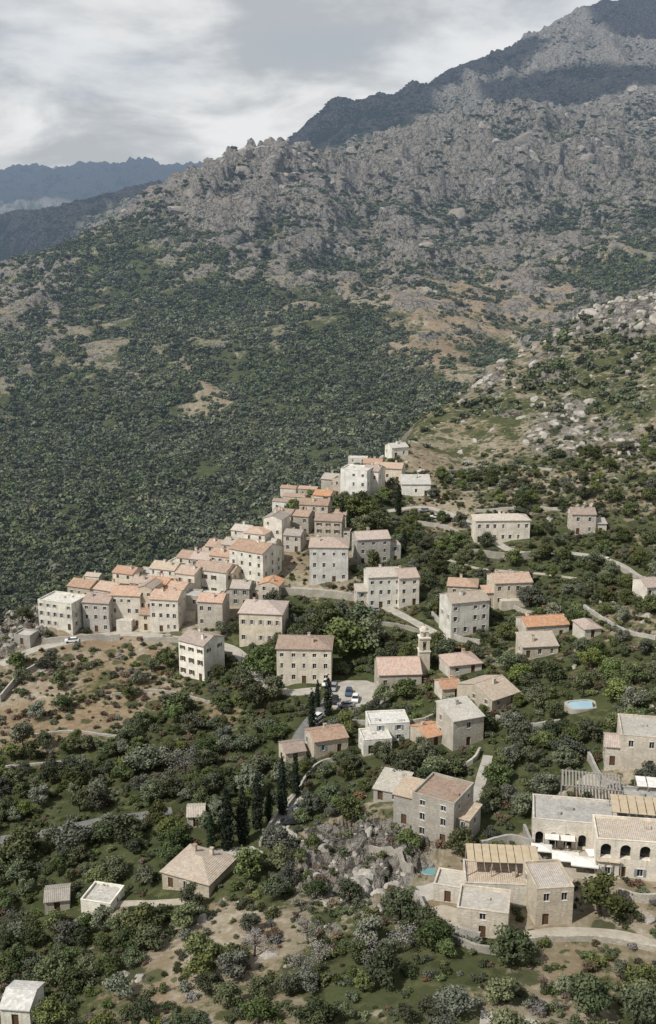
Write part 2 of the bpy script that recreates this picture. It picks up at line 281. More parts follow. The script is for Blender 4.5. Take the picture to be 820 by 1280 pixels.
M['water'],nt,b,_=newmat('pool_water',.05); b.inputs['Base Color'].default_value=(.14,.30,.31,1)
M['water2'],nt,b,_=newmat('pale_pool_water',.05); b.inputs['Base Color'].default_value=(.32,.47,.55,1)
M['rockfar'],nt,b,out=newmat('crag_granite',.95)
_p=nt.nodes.new('ShaderNodeNewGeometry').outputs['Position']
_c=mix(nt,sstep(nt,noise(nt,_p,.25,5,.7),.35,.65),(.16,.148,.13),(.42,.39,.35)); _c=mix(nt,sstep(nt,noise(nt,_p,.03,3),.4,.6),_c,(.27,.237,.20))
nt.links.new(_c,b.inputs['Base Color']); bp=N(nt,'ShaderNodeBump',Height=noise(nt,_p,.5,4,.7),Strength=.8,Distance=1.5); nt.links.new(bp.outputs[0],b.inputs['Normal']); painted_haze(nt,b,out)
LEAF={'oak':leaf_mat('leaf_holm_oak',(.037,.052,.021),(.11,.13,.052)),'olive':leaf_mat('leaf_olive',(.058,.068,.045),(.155,.165,.11)),
'cyp':leaf_mat('leaf_cypress',(.008,.016,.009),(.026,.038,.02)),'bright':leaf_mat('leaf_bright',(.05,.07,.024),(.135,.16,.06)),
'dry':leaf_mat('leaf_dry',(.09,.065,.04),(.18,.125,.08)),'greyb':leaf_mat('twig_grey',(.12,.11,.10),(.25,.235,.215)),
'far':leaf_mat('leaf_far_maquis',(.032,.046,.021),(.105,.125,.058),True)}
# ------------------------------------------------------------------ mesh helpers
def mesh(name,V,Fc,mats,mi=None,smooth=False):
    me=bpy.data.meshes.new(name); me.from_pydata([tuple(v) for v in V],[],Fc)
    for m in (mats if isinstance(mats,list) else [mats]): me.materials.append(m)
    if mi is not None: me.polygons.foreach_set('material_index',mi)
    if smooth: me.polygons.foreach_set('use_smooth',[True]*len(me.polygons))
    me.update(); return me
def obj(name,me,loc=(0,0,0),rot=0,parent=None,col=None):
    o=bpy.data.objects.new(name,me); o.location=loc; o.rotation_euler=(0,0,rot)
    (col or COL).objects.link(o)
    if parent: o.parent=parent
    return o
class Bx:
    def __init__(s): s.V=[]; s.F=[]; s.M=[]
    def box(s,x0,y0,z0,x1,y1,z1,m=0):
        i=len(s.V); s.V+=[(x0,y0,z0),(x1,y0,z0),(x1,y1,z0),(x0,y1,z0),(x0,y0,z1),(x1,y0,z1),(x1,y1,z1),(x0,y1,z1)]
        s.F+=[(i,i+3,i+2,i+1),(i+4,i+5,i+6,i+7),(i,i+1,i+5,i+4),(i+1,i+2,i+6,i+5),(i+2,i+3,i+7,i+6),(i+3,i,i+4,i+7)]; s.M+=[m]*6
    def prism(s,prof,axis,a,b,m=0):
        i=len(s.V); k=len(prof)
        for t in (a,b):
            for p,z in prof: s.V.append((t,p,z) if axis=='x' else (p,t,z))
        s.F+=[tuple(range(i,i+k)),tuple(range(i+2*k-1,i+k-1,-1))]+[(i+j,i+k+j,i+k+(j+1)%k,i+(j+1)%k) for j in range(k)]
        s.M+=[m]*(k+2)
    def cyl(s,x,y,z0,z1,r0,r1,k=10,m=0):
        i=len(s.V)
        for z,r in ((z0,r0),(z1,r1)):
            for j in range(k): a=2*math.pi*j/k; s.V.append((x+r*math.cos(a),y+r*math.sin(a),z))
        s.F+=[(i+j,i+(j+1)%k,i+k+(j+1)%k,i+k+j) for j in range(k)]+[tuple(range(i+k-1,i-1,-1)),tuple(range(i+k,i+2*k))]; s.M+=[m]*(k+2)
    def make(s,name,mats,**k): return mesh(name,s.V,s.F,mats,s.M,**k)
# ------------------------------------------------------------------ terrain flattening under roads / yards
roadpts=[]
def smooth_poly(p,step=1.5):
    p=[np.array(q,float) for q in p]; out=[]
    q=[2*p[0]-p[1]]+p+[2*p[-1]-p[-2]]
    for i in range(1,len(q)-2):
        L=np.linalg.norm(q[i+1]-q[i]); k=max(2,int(L/step))
        for j in range(k):
            t=j/k; out.append(.5*((2*q[i])+(-q[i-1]+q[i+1])*t+(2*q[i-1]-5*q[i]+4*q[i+1]-q[i+2])*t*t+(-q[i-1]+3*q[i]-3*q[i+1]+q[i+2])*t**3))
    out.append(p[-1]); return np.array(out)
ROADS=[('road',M['road'],3.2,[(0,1052),(60,1042),(130,1026),(185,1018),(215,1012)]),
('road',M['pave'],3.6,[(240,1090),(275,1068),(320,1062),(345,1040),(365,1012),(382,996)]),
('road',M['road'],4.0,[(375,945),(375,925),(388,905),(405,885),(418,868)]),
('road',M['pave'],4.0,[(0,835),(40,812),(90,800),(150,793),(215,797),(290,812),(345,862),(400,862)]),
('road',M['pave'],3.5,[(480,640),(530,634),(580,650),(640,690),(700,690),(760,700),(800,722)]),
('road',M['pave'],3.2,[(350,735),(400,738),(450,746),(500,768),(560,800)]),
('path',M['pave'],2.2,[(560,1010),(590,1000),(603,970),(610,945)]),
('path',M['track'],2.0,[(90,1160),(140,1135),(200,1128),(250,1120)]),
('path',M['track'],2.2,[(640,1175),(700,1165),(770,1168),(820,1180)]),
('road',M['pave'],4.0,[(600,1275),(650,1283),(700,1300)]),
('path',M['track'],2.0,[(560,700),(600,712),(660,716),(720,722)])]
rows430=int(np.searchsorted(gl,math.log(470)))
def flat_near(line,zl,wid,fall=2.5):
    sub=slice(0,rows430); X=GX[sub]; Y=GY[sub]
    x0,x1=line[:,0].min()-8,line[:,0].max()+8; y0,y1=line[:,1].min()-8,line[:,1].max()+8
    idx=np.nonzero((X>x0)&(X<x1)&(Y>y0)&(Y<y1))
    if len(idx[0])==0: return
    px=X[idx]; py=Y[idx]; best=np.full(px.shape,1e9); bz=np.zeros(px.shape)
    for (lx,ly),z in zip(line,zl):
        d=(px-lx)**2+(py-ly)**2; m=d<best; best[m]=d[m]; bz[m]=z
    d=np.sqrt(best); w=np.clip(1-(d-wid)/fall,0,1); w=w*w*(3-2*w)
    GZ[idx]=GZ[idx]*(1-w)+bz*w
rd=[]
for nm,mt,wd,pp in ROADS:
    pl=[hit(u,v,BZ) for u,v in pp]; pl=[q for q in pl if q]
    ln=smooth_poly(pl); z=np.array([float(bil(BZ,ga,gl,np.array(q[0]/q[1]),np.array(math.log(q[1])))) for q in ln])
    k=9; z=np.convolve(np.pad(z,(k,k),'edge'),np.ones(2*k+1)/(2*k+1),'valid')
    flat_near(ln,z,wd/2+.6); rd.append((nm,mt,wd,ln,z)); 
    for q in ln: roadpts.append((q[0],q[1],wd/2+.8))
YARDS=[('plaza',M['pave'],9.5,(447,866)),('courtyard',M['track'],6.5,(745,1075)),('courtyard',M['track'],4.5,(690,1090)),('courtyard',M['pave'],3.6,(545,1118)),('courtyard',M['pave'],3.4,(350,1045)),('courtyard',M['track'],4,(560,1150)),('courtyard',M['track'],5,(750,985))]
yd=[]
for nm,mt,r,(u,v) in YARDS:
    x,y=hit(u,v,BZ); z=float(bil(BZ,ga,gl,np.array(x/y),np.array(math.log(y))))
    flat_near(np.array([[x,y]]),[z],r+.5,3); yd.append((nm,mt,r,x,y,z)); roadpts.append((x,y,r))
for nm,mt,wd,ln,z in rd:
    V=[];Fc=[]
    t=np.gradient(ln,axis=0); t/=np.linalg.norm(t,axis=1)[:,None]+1e-9
    for i,(q,zz) in enumerate(zip(ln,z)):
        nx,ny=-t[i,1],t[i,0]
        jl=wd/2*(1+.06*math.sin(i*.7))
        V+=[(q[0]+nx*jl,q[1]+ny*jl,zz-.25),(q[0]+nx*jl,q[1]+ny*jl,zz+.10),(q[0],q[1],zz+.13),(q[0]-nx*jl,q[1]-ny*jl,zz+.10),(q[0]-nx*jl,q[1]-ny*jl,zz-.25)]
        if i: 
            a=5*(i-1); b_=5*i
            for k in range(4): Fc.append((a+k,a+k+1,b_+k+1,b_+k))
    obj(nm,mesh(nm,V,Fc,mt))
for nm,mt,r,x,y,z in yd:
    V=[(x,y,z+.09)];Fc=[];K=28
    for k in range(K):
        a=2*math.pi*k/K; rr=r*(1+.12*math.sin(3*a+x)+.08*math.sin(5*a)); V.append((x+rr*math.cos(a),y+rr*math.sin(a),z+.09)); 
    for k in range(K): V.append((V[k+1][0]*1.0,V[k+1][1],z-.4))
    for k in range(K): Fc+=[(0,k+1,(k+1)%K+1),(k+1,k+1+K,(k+1)%K+1+K,(k+1)%K+1)]
    obj(nm,mesh(nm,V,Fc,mt))
# ------------------------------------------------------------------ houses
occ=[]
def panel(B,Pn,S,o,ux,nv,W,h0,h1,ops,sills=True):
    xs=sorted({0.0,W}|{a for q in ops for a in q[:2]}); zs=sorted({h0,h1}|{a for q in ops for a in q[2:4]})
    def pt(s,z,dp=0): return (o[0]+ux[0]*s-nv[0]*dp,o[1]+ux[1]*s-nv[1]*dp,z)
    def quad(T,a,b,c,d,m=0):
        i=len(T.V); T.V+=[a,b,c,d]; T.F.append((i,i+1,i+2,i+3)); T.M.append(m)
    for i in range(len(xs)-1):
        for j in range(len(zs)-1):
            cx=(xs[i]+xs[i+1])/2; cz=(zs[j]+zs[j+1])/2
            if any(q[0]<cx<q[1] and q[2]<cz<q[3] for q in ops): continue
            quad(B,pt(xs[i],zs[j]),pt(xs[i+1],zs[j]),pt(xs[i+1],zs[j+1]),pt(xs[i],zs[j+1]))
    for x0,x1,z0,z1,kd in ops:
        dp=.22 if kd!='arch' else 1.2
        for a,b in (((x0,z0),(x0,z1)),((x0,z1),(x1,z1)),((x1,z1),(x1,z0)),((x1,z0),(x0,z0))):
            quad(B,pt(*a),pt(*b),pt(*b,dp),pt(*a,dp))
        quad(Pn,pt(x0,z0,dp),pt(x1,z0,dp),pt(x1,z1,dp),pt(x0,z1,dp),1 if kd=='door' else 0)
        if kd=='arch':
            r=(x1-x0)/2; c=(x0+x1)/2; K=8; pr=None
            for k in range(K+1):
                a=math.pi*k/K; X=c-r*math.cos(a); Z=z1-r+r*math.sin(a)
                if pr: quad(B,pt(pr[0],pr[1]),pt(X,Z),pt(X,z1),pt(pr[0],z1)); quad(B,pt(pr[0],pr[1]),pt(X,Z),pt(X,Z,dp),pt(pr[0],pr[1],dp))
                pr=(X,Z)
        if kd=='win' :
            cx=(x0+x1)/2
            for a,b_,c,d in ((cx-.035,cx+.035,z0,z1),(x0,x0+.06,z0,z1),(x1-.06,x1,z0,z1),(x0,x1,z1-.06,z1),(x0,x1,z0,z0+.06)):
                quad(Pn,pt(a,c,dp-.03),pt(b_,c,dp-.03),pt(b_,d,dp-.03),pt(a,d,dp-.03),2)
            if S is not None and S[1]:
                for a,b_ in ((x0-.5,x0-.03),(x1+.03,x1+.5)):
                    quad(S[0],pt(a,z0,-.05),pt(b_,z0,-.05),pt(b_,z1,-.05),pt(a,z1,-.05)); quad(S[0],pt(a,z1,-.05),pt(b_,z1,-.05),pt(b_,z1,0),pt(a,z1,0)); quad(S[0],pt(a,z0,-.05),pt(a,z1,-.05),pt(a,z1,0),pt(a,z0,0)); quad(S[0],pt(b_,z0,-.05),pt(b_,z1,-.05),pt(b_,z1,0),pt(b_,z0,0))
            if sills:
                for zA,zB in ((z0-.1,z0),(z1,z1+.12)):
                    quad(Pn,pt(x0-.12,zA,-.05),pt(x1+.12,zA,-.05),pt(x1+.12,zB,-.05),pt(x0-.12,zB,-.05),2); quad(Pn,pt(x0-.12,zB,-.05),pt(x1+.12,zB,-.05),pt(x1+.12,zB,0),pt(x0-.12,zB,0),2)
def mkops(W,h,st,cols,R,door=False,ww=.95,skip=.12):
    ops=[]
    if cols<=0: return ops
    fh=h/st; wh=min(1.45,fh*.5)
    dc=R.randrange(cols) if door else -1
    xs=[W*(k+.5)/cols+R.uniform(-.15,.15) for k in range(cols)]
    for f in range(st):
        for k in range(cols):
            x=xs[k]; 
            if f==0 and k==dc: ops.append((x-.55,x+.55,.0,2.1 if fh>2.3 else fh*.85,'door')); continue
            if R.random()<skip+(.25 if f==0 else 0): continue
            w2=min(ww/2,W/cols*.33)*R.choice([1,1,1,.75]); z0=f*fh+fh*.3; hh=wh*(.75 if f==st-1 and st>2 else 1)
            ops.append((x-w2,x+w2,z0,z0+hh,'win'))
    return ops
def house(name,x,y,z,w,d,h,rot,roof='x',rc=0,wc=0,st=2,cols=3,scols=None,R=None,ops=None,sop=None,found=4,chim=True,rise=None,ov=.35):
    R=R or random.Random(int(x*7+y*13)); e=bpy.data.objects.new(name,None); e.location=(x,y,z); e.rotation_euler=(0,0,rot); COL.objects.link(e); e.empty_display_size=.5
    B=Bx();Pn=Bx();Sx=Bx(); S=(Sx,R.random()<.45)
    if scols is None: scols=max(1,int(d/3.4))
    fo=ops if ops is not None else mkops(w,h,st,cols,R,True)
    so=[mkops(d,h,st,scols,R,False,skip=.4) if sop is None else sop for _ in range(2)]
    panel(B,Pn,S,(-w/2,0),(1,0),(0,-1),w,-found,h,fo)
    panel(B,Pn,S,(w/2,0),(0,1),(1,0),d,-found,h,so[0])
    panel(B,Pn,S,(-w/2,d),(0,-1),(-1,0),d,-found,h,so[1])
    panel(B,Pn,S,(w/2,d),(-1,0),(0,1),w,-found,h,mkops(w,h,st,cols,R,False,skip=.5))
    rs=rise if rise else (d if roof in('x','h') else w)*.17
    T=Bx(); th=.16
    def tri(a,b,c): i=len(B.V); B.V+=[a,b,c]; B.F.append((i,i+1,i+2)); B.M.append(0)
    if roof=='x':
        s=rs/(d/2); zo=h+.02-ov*s
        T.prism([(-ov,zo),(d/2,h+rs+.02),(d+ov,zo),(d+ov,zo+th),(d/2,h+rs+.02+th),(-ov,zo+th)],'x',-w/2-.15,w/2+.15)
        for sx in(-w/2,w/2): tri((sx,0,h),(sx,d,h),(sx,d/2,h+rs))
        T.box(-w/2-.15,d/2-.12,h+rs+th-.03,w/2+.15,d/2+.12,h+rs+th+.1)
    elif roof=='y':
        s=rs/(w/2); zo=h+.02-ov*s
        T.prism([(-w/2-ov,zo),(0,h+rs+.02),(w/2+ov,zo),(w/2+ov,zo+th),(0,h+rs+.02+th),(-w/2-ov,zo+th)],'y',-.15,d+.15)
        for sy in(0,d): tri((-w/2,sy,h),(w/2,sy,h),(0,sy,h+rs))
        T.box(-.12,-.15,h+rs+th-.03,.12,d+.15,h+rs+th+.1)
    elif roof=='h':
        x0,x1,y0,y1=-w/2-ov,w/2+ov,-ov,d+ov; hip=min(w,d)/2*.95
        zb=h+.02; T.V=[(x0,y0,zb),(x1,y0,zb),(x1,y1,zb),(x0,y1,zb),(x0,y0,zb+th),(x1,y0,zb+th),(x1,y1,zb+th),(x0,y1,zb+th)]
        if w>=d: T.V+=[(x0+hip,d/2,h+rs+th),(x1-hip,d/2,h+rs+th)]; fs=[(4,5,9,8),(5,6,9),(6,7,8,9),(7,4,8)]
        else: T.V+=[(0,y0+hip,h+rs+th),(0,y1-hip,h+rs+th)]; fs=[(4,5,8),(5,6,9,8),(6,7,9),(7,4,8,9)]
        T.F=[(3,2,1,0),(0,1,5,4),(1,2,6,5),(2,3,7,6),(3,0,4,7)]+fs; T.M=[0]*len(T.F)
    elif roof=='s':
        s=rs/d; T.prism([(-ov,h+.02-ov*s),(d+ov,h+rs+.02+ov*s),(d+ov,h+rs+.02+ov*s+th),(-ov,h+.02-ov*s+th)],'x',-w/2-.2,w/2+.2)
        for sx in(-w/2,w/2): tri((sx,0,h),(sx,d,h),(sx,d,h+rs))
        i=len(B.V); B.V+=[(-w/2,d,h),(w/2,d,h),(w/2,d,h+rs),(-w/2,d,h+rs)]; B.F.append((i,i+1,i+2,i+3)); B.M.append(0)
    else:
        T.box(-w/2+.22,.22,h-.5,w/2-.22,d-.22,h-.32)
        for a in ((-w/2-.05,-.05,w/2+.05,.25),(-w/2-.05,d-.25,w/2+.05,d+.05),(-w/2-.05,.253,-w/2+.25,d-.253),(w/2-.25,.253,w/2+.05,d-.253)):
            B.box(a[0],a[1],h+.003,a[2],a[3],h+.12)
        i=len(B.V)
        B.V+=[(-w/2+.22,.22,h-.5),(w/2-.22,.22,h-.5),(w/2-.22,d-.22,h-.5),(-w/2+.22,d-.22,h-.5),(-w/2+.22,.22,h),(w/2-.22,.22,h),(w/2-.22,d-.22,h),(-w/2+.22,d-.22,h)]
        for k in range(4): B.F.append((i+k,i+(k+1)%4,i+4+(k+1)%4,i+4+k)); B.M.append(0)
        if w>6:
            for q in range(R.choice([1,2,3])):
                qx=R.uniform(-w*.35,w*.3); qy=R.uniform(d*.2,d*.7); T.box(qx,qy,h-.32,qx+R.uniform(.5,1.6),qy+R.uniform(.5,1.2),h+R.uniform(.0,.5))
    obj('walls',B.make('walls',WALL[wc]),parent=e); obj('roof',T.make('roof',ROOF[rc]),parent=e)
    if Pn.V: obj('windows_and_door',Pn.make('windows_and_door',[M['glass'],M['wood'],M['white']]),parent=e)
    if Sx.V: obj('shutters',Sx.make('shutters',M['shut'][R.randrange(3)]),parent=e)
    if chim and roof!='f' and w>5:
        for q in range(R.choice([1,1,2])):
            C=Bx(); cx=R.uniform(-w*.35,w*.35); cy=R.uniform(d*.25,d*.75); C.box(cx-.35,cy-.3,h-.2,cx+.35,cy+.3,h+rs+.8); C.box(cx-.43,cy-.38,h+rs+.8,cx+.43,cy+.38,h+rs+.92,1)
            obj('chimney',C.make('chimney',[WALL[wc],ROOF[rc]]),parent=e)
    cx=x-math.sin(rot)*d/2; cy=y+math.cos(rot)*d/2
    occ.append((cx,cy,max(w,d)/2+.8,w/2+.8,d/2+.8,rot))
    return e
# (image pixel u,image pixel v,width px,height px,depth m,rot deg,roof,roofcol,wallcol,storeys,cols)
HS=[(70,786,48,33,9,-22,'f',4,3,3,5),(121,790,34,36,9,-15,'x',0,2,3,3),(99,748,32,14,8,-15,'x',0,1,1,3),(154,737,28,20,7,-20,'x',1,0,2,2),(158,783,38,38,9,-12,'x',0,0,3,4),(183,778,18,42,8,-12,'y',0,4,3,2),(206,790,36,40,9,-15,'x',0,0,3,4),(203,732,34,20,8,-20,'x',2,3,2,3),(232,748,26,30,8,-20,'x',0,0,2,2),(262,744,46,30,9,-20,'x',0,3,2,4),(263,785,32,32,8,-10,'x',1,1,2,3),(238,772,22,26,7,-10,'f',3,2,2,2),(308,732,48,42,11,-25,'x',0,3,4,4),(326,806,54,38,12,-5,'h',0,0,2,5),(336,752,26,20,7,-10,'y',1,4,2,2),(240,848,38,44,9,-28,'x',0,3,3,3),(380,854,68,42,10,3,'h',0,0,3,5),(276,722,30,26,8,-20,'x',0,0,3,3),(290,702,28,20,8,-20,'x',2,4,2,3),(318,688,28,20,8,-25,'h',0,3,2,2),(341,682,24,32,8,-20,'y',2,0,3,2),(370,640,34,18,8,-20,'x',0,0,2,3),(392,652,36,20,8,-15,'x',0,4,2,3),(410,678,34,26,8,-10,'x',0,1,3,3),(411,728,48,42,11,0,'h',0,3,3,4),(467,705,42,30,9,5,'x',0,2,3,3),(442,623,34,34,9,-25,'f',4,3,3,3),(463,618,20,28,8,-25,'x',0,0,2,2),(411,620,20,20,8,-15,'x',2,2,2,2),(484,602,36,16,8,-10,'x',0,0,1,3),(447,585,24,12,8,-10,'f',4,0,2,2),(520,620,36,14,8,0,'s',4,3,1,3),(500,572,22,12,7,20,'x',4,3,1,2),(481,760,42,38,9,8,'x',2,3,3,4),(511,757,26,34,9,8,'x',0,0,3,2),(628,678,68,26,8,2,'h',2,0,2,7),(729,668,30,24,8,0,'x',0,4,2,2),(641,757,48,28,9,5,'x',0,0,2,4),(577,760,36,26,8,-5,'h',0,1,2,2),(587,793,50,40,9,20,'x',2,3,3,4),(684,798,56,16,8,12,'x',1,0,1,3),(675,822,46,14,6,8,'s',2,0,1,3),(582,842,42,8,8,18,'h',1,4,1,2),(565,872,26,8,6,15,'x',1,0,1,2),(632,882,44,10,12,30,'x',2,1,1,2),(487,928,50,24,7,8,'f',4,3,2,2),(472,942,36,18,6,8,'f',4,3,1,2),(585,932,42,34,8,25,'s',3,2,2,1),(414,942,44,18,7,20,'x',0,4,1,2),(370,952,26,9,6,20,'x',0,1,1,1),(545,932,28,10,7,20,'x',1,1,1,1),(540,1052,54,56,9,-30,'f',0,2,3,2),(504,1030,26,36,6,-30,'s',2,2,2,1),(484,1002,36,10,7,-20,'s',3,2,1,2),(232,1115,66,18,10,-25,'h',2,1,1,3),(120,1142,40,12,6,-20,'f',4,3,1,2),(72,1140,30,12,5,10,'x',2,2,1,1),(20,1283,38,24,6,-10,'x',4,3,1,1),(245,1034,22,14,5,0,'x',2,0,1,1),
(800,962,50,42,10,-15,'f',3,1,2,2),(817,748,20,14,8,10,'x',0,0,1,2),(741,797,22,8,7,10,'h',0,1,1,1),
(130,762,28,24,8,-20,'x',0,1,2,3),(175,752,26,22,8,-18,'x',0,4,2,2),(195,756,26,24,8,-25,'x',1,0,2,2),(218,764,24,26,8,-15,'x',0,0,2,2),(250,722,26,22,8,-20,'x',0,1,2,2),(232,716,24,18,8,-25,'x',0,0,2,2),(300,758,24,22,8,-10,'x',2,1,2,2),(268,700,24,16,8,-20,'x',0,0,2,2),(330,712,24,22,8,-20,'x',0,1,2,2),(352,668,24,24,7,-20,'x',0,0,2,2),(376,668,20,22,7,-15,'x',0,2,2,2),(384,628,24,16,7,-15,'x',0,1,2,2),(402,636,22,16,7,-15,'x',1,0,2,2),(300,680,24,16,7,-20,'x',2,3,2,2),(282,742,20,26,7,-20,'x',0,4,2,2),(352,648,24,20,7,-20,'x',0,3,2,2),(115,735,20,14,7,-20,'x',2,0,1,2),(425,660,16,16,6,-10,'x',1,1,1,1),(360,625,20,14,7,-20,'x',0,0,1,2),(465,592,22,12,7,-15,'x',1,0,1,2),(365,690,22,20,7,-12,'x',2,1,2,2),(28,806,22,12,5,-20,'f',3,2,1,1)]
RA=random.Random(5)
for h_ in HS:
    u,v,wp,hp,d,rt,rf,rc,wc,st,co=h_
    q=hit(u,v,GZ,130)
    if not q: continue
    x,y=q; z=zat(x,y); mpp=(y*math.cos(TH)+(CZ-z)*math.sin(TH))/F
    rt+=RA.uniform(-6,6)
    W_=wp*mpp/math.cos(math.radians(rt)*.6); H_=max(2.4,hp*mpp*1.07)
    e=house('stone_house' if wc in(1,2) else 'village_house',x,y,z,W_,d,H_,math.radians(rt),rf,rc,wc,st,co)
    if st>=2 and RA.random()<.5 and y<420:
        sd=RA.choice([-1,1]); aw=RA.uniform(2.4,3.8); ah=H_*RA.uniform(.45,.7)
        an=house('annex',sd*(W_/2+aw/2-.02),RA.uniform(.3,1.5),0,aw,d*.6,ah,0,RA.choice(['s','x','f']),RA.choice([0,0,2,3]),RA.choice([wc,1,0]),max(1,st-1),1,chim=False)
        an.parent=e; occ.pop(); occ[-1]=(occ[-1][0],occ[-1][1],0,occ[-1][3]+2.5,occ[-1][4],occ[-1][5])
    if st>=2 and RA.random()<.22 and y<420:
        tw=W_*RA.uniform(.4,.8); t=Bx(); t.box(-tw/2,-2.4,-4,tw/2,-.02,RA.uniform(1.2,2.8)); obj('terrace',t.make('terrace',WALL[RA.choice([wc,1])]),parent=e)
# church
x,y=hit(500,862,GZ,130); z=zat(x,y)
ch=bpy.data.objects.new('church',None); ch.location=(x,y,z); ch.rotation_euler=(0,0,math.radians(4)); COL.objects.link(ch)
hn=house('nave',0,0,0,11,10,4.2,0,'x',1,1,1,3,chim=False,rise=2.6); hn.parent=ch; occ.pop(); occ.append((x,y+5,8,6.5,6.5,0))
tx,ty=7.0,6.5; Tw=Bx()
Tw.box(tx-1.4,ty-1.4,-6,tx+1.4,ty+1.4,8)
Tw.box(tx-1.6,ty-1.6,8,tx+1.6,ty+1.6,8.3,1)
for sx in(-1,1):
    for sy in(-1,1): Tw.box(tx+sx*.9-.42,ty+sy*.9-.42,8.3,tx+sx*.9+.42,ty+sy*.9+.42,11.6)
Tw.box(tx-1.3,ty-1.3,10.9,tx+1.3,ty+1.3,11.597); Tw.box(tx-1.55,ty-1.55,11.6,tx+1.55,ty+1.55,11.9,1)
for sx in(-1,1):
    for sy in(-1,1): Tw.box(tx+sx*.7-.3,ty+sy*.7-.3,11.9,tx+sx*.7+.3,ty+sy*.7+.3,13.4)
Tw.box(tx-1.15,ty-1.15,13.4,tx+1.15,ty+1.15,13.65,1)
for k in range(5):
    r0=1.0*math.cos(k/5*math.pi/2); r1=1.0*math.cos((k+1)/5*math.pi/2)+.02; Tw.cyl(tx,ty,13.65+math.sin(k/5*math.pi/2)*1.1,13.65+math.sin((k+1)/5*math.pi/2)*1.1,r0,r1,12)
Tw.cyl(tx,ty,8.4,9.6,.15,.6,10,2)
Tw.box(tx-.04,ty-.04,14.7,tx+.04,ty+.04,15.8,2); Tw.box(tx-.3,ty-.04,15.3,tx+.3,ty+.04,15.38,2)
obj('bell_tower',Tw.make('bell_tower',[WALL[0],WALL[3],M['metal']]),parent=ch)
# restaurant terraces
def place(u,v):
    x,y=hit(u,v,GZ,125); return x,y,zat(x,y)
def arches(k,W,z1=2.6):
    s=W/k; return [(s*i+s*.22,s*i+s*.78,.1,z1,'arch') for i in range(k)]
x,y,z=place(692,1156); e=house('restaurant_building',x,y,z,6.0,8,6.6,math.radians(6),'f',2,1,2,2)
x,y,z=place(602,1172); house('restaurant_building',x,y,z,8,6.5,4.8,math.radians(-12),'f',3,1,2,1)
x,y,z=place(632,1134); house('restaurant_building',x,y,z,13.5,7,4.2,math.radians(-4),'f',2,1,1,3)
x,y,z=place(560,1128); house('restaurant_building',x,y,z,5,5,3.0,math.radians(-16),'f',3,1,1,1)
x,y,z=place(718,1062)
house('arcaded_hotel',x,y,z,15,9,5.4,math.radians(-10),'f',3,1,1,0,ops=arches(6,15,3.0),sop=[])
x,y,z=place(792,1098); house('arcaded_hotel',x,y,z,13,8,7.0,math.radians(-8),'f',2,0,2,0,ops=[(q[0],q[1],q[2]+3.4,q[3]+3.6,'arch') for q in arches(4,13,2.6)]+[(1.5,2.6,.4,1.8,'win'),(7,8,.4,1.8,'win'),(4,5.1,0,2.1,'door')],sop=[])
x,y,z=place(812,1040); house('arcaded_hotel',x,y,z,10,7,5,math.radians(-10),'f',3,2,2,3)
def pergola(name,u,v,W,D,H,rot,mat,slats=14,zo=0,canvas=True):
    x,y,z=place(u,v); e=bpy.data.objects.new(name,None); e.location=(x,y,z+zo); e.rotation_euler=(0,0,math.radians(rot)); COL.objects.link(e)
    b=Bx()
    for i in range(4):
        for j in(0,D): px=-W/2+W*i/3; b.box(px-.08,j-.08,-4,px+.08,j+.08,H-.1)
    for j in(0,D): b.box(-W/2-.2,j-.09,H-.1,W/2+.2,j+.09,H+.08)
    obj('posts',b.make('posts',M['slat']),parent=e); c=Bx()
    for i in range(slats):
        px=-W/2+W*i/slats; c.box(px,-.3,H+.083,px+W/slats*(.9 if canvas else .5),D+.3,H+.14)
    obj('canopy',c.make('canopy',mat),parent=e)
pergola('pergola',628,1122,12,5.0,3.2,-4,M['canvas'],9,3.4)
pergola('pergola',738,1018,11,6,3,-12,M['slat'],18,2.4,False)
pergola('pergola',795,1062,9,6,2.4,-10,M['canvas'],6,4.6)
pergola('awning',815,1012,6,3.5,2.6,-10,M['white'],3,2.0)
pergola('awning',700,1068,5.5,3,2.5,-10,M['white'],2,.3)
pergola('awning',760,1096,4,2.6,2.5,-10,M['canvas'],2,.3)
def parasol(u,v,W,rot,mat):
    x,y,z=place(u,v); e=bpy.data.objects.new('parasol',None); e.location=(x,y,z); e.rotation_euler=(0,0,math.radians(rot)); COL.objects.link(e)
    b=Bx(); b.cyl(0,0,0,2.9,.04,.04,8); b.cyl(0,0,0,.12,.4,.4,10); obj('pole',b.make('pole',M['metal']),parent=e)
    h=W/2; V=[(-h,-h*.7,2.35),(h,-h*.7,2.35),(h,h*.7,2.35),(-h,h*.7,2.35),(0,0,2.9),(-h,-h*.7,2.15),(h,-h*.7,2.15),(h,h*.7,2.15),(-h,h*.7,2.15)]
    obj('canopy',mesh('canopy',V,[(0,1,4),(1,2,4),(2,3,4),(3,0,4),(0,5,6,1),(1,6,7,2),(2,7,8,3),(3,8,5,0)],mat),parent=e)
    t=Bx(); t.cyl(1.0,0,.7,.74,.45,.45,12); t.cyl(1.0,0,0,.7,.05,.05,6); 
    for a in(0,2.1,4.2): cx=1+.8*math.cos(a);cy=.8*math.sin(a); t.box(cx-.2,cy-.2,.42,cx+.2,cy+.2,.46); t.box(cx-.2,cy+.16,.46,cx+.2,cy+.2,.85); [t.box(cx+i-.02,cy+j-.02,0,cx+i+.02,cy+j+.02,.42) for i in(-.17,.17) for j in(-.17,.17)]
    obj('table_and_chairs',t.make('table_and_chairs',M['slat']),parent=e)
for u,v,w,r in ((676,1074,3.6,-10),(706,1085,4.6,-10),(730,1092,4.6,-12),(744,1080,3.2,5)): parasol(u,v,w,r,M['white'])
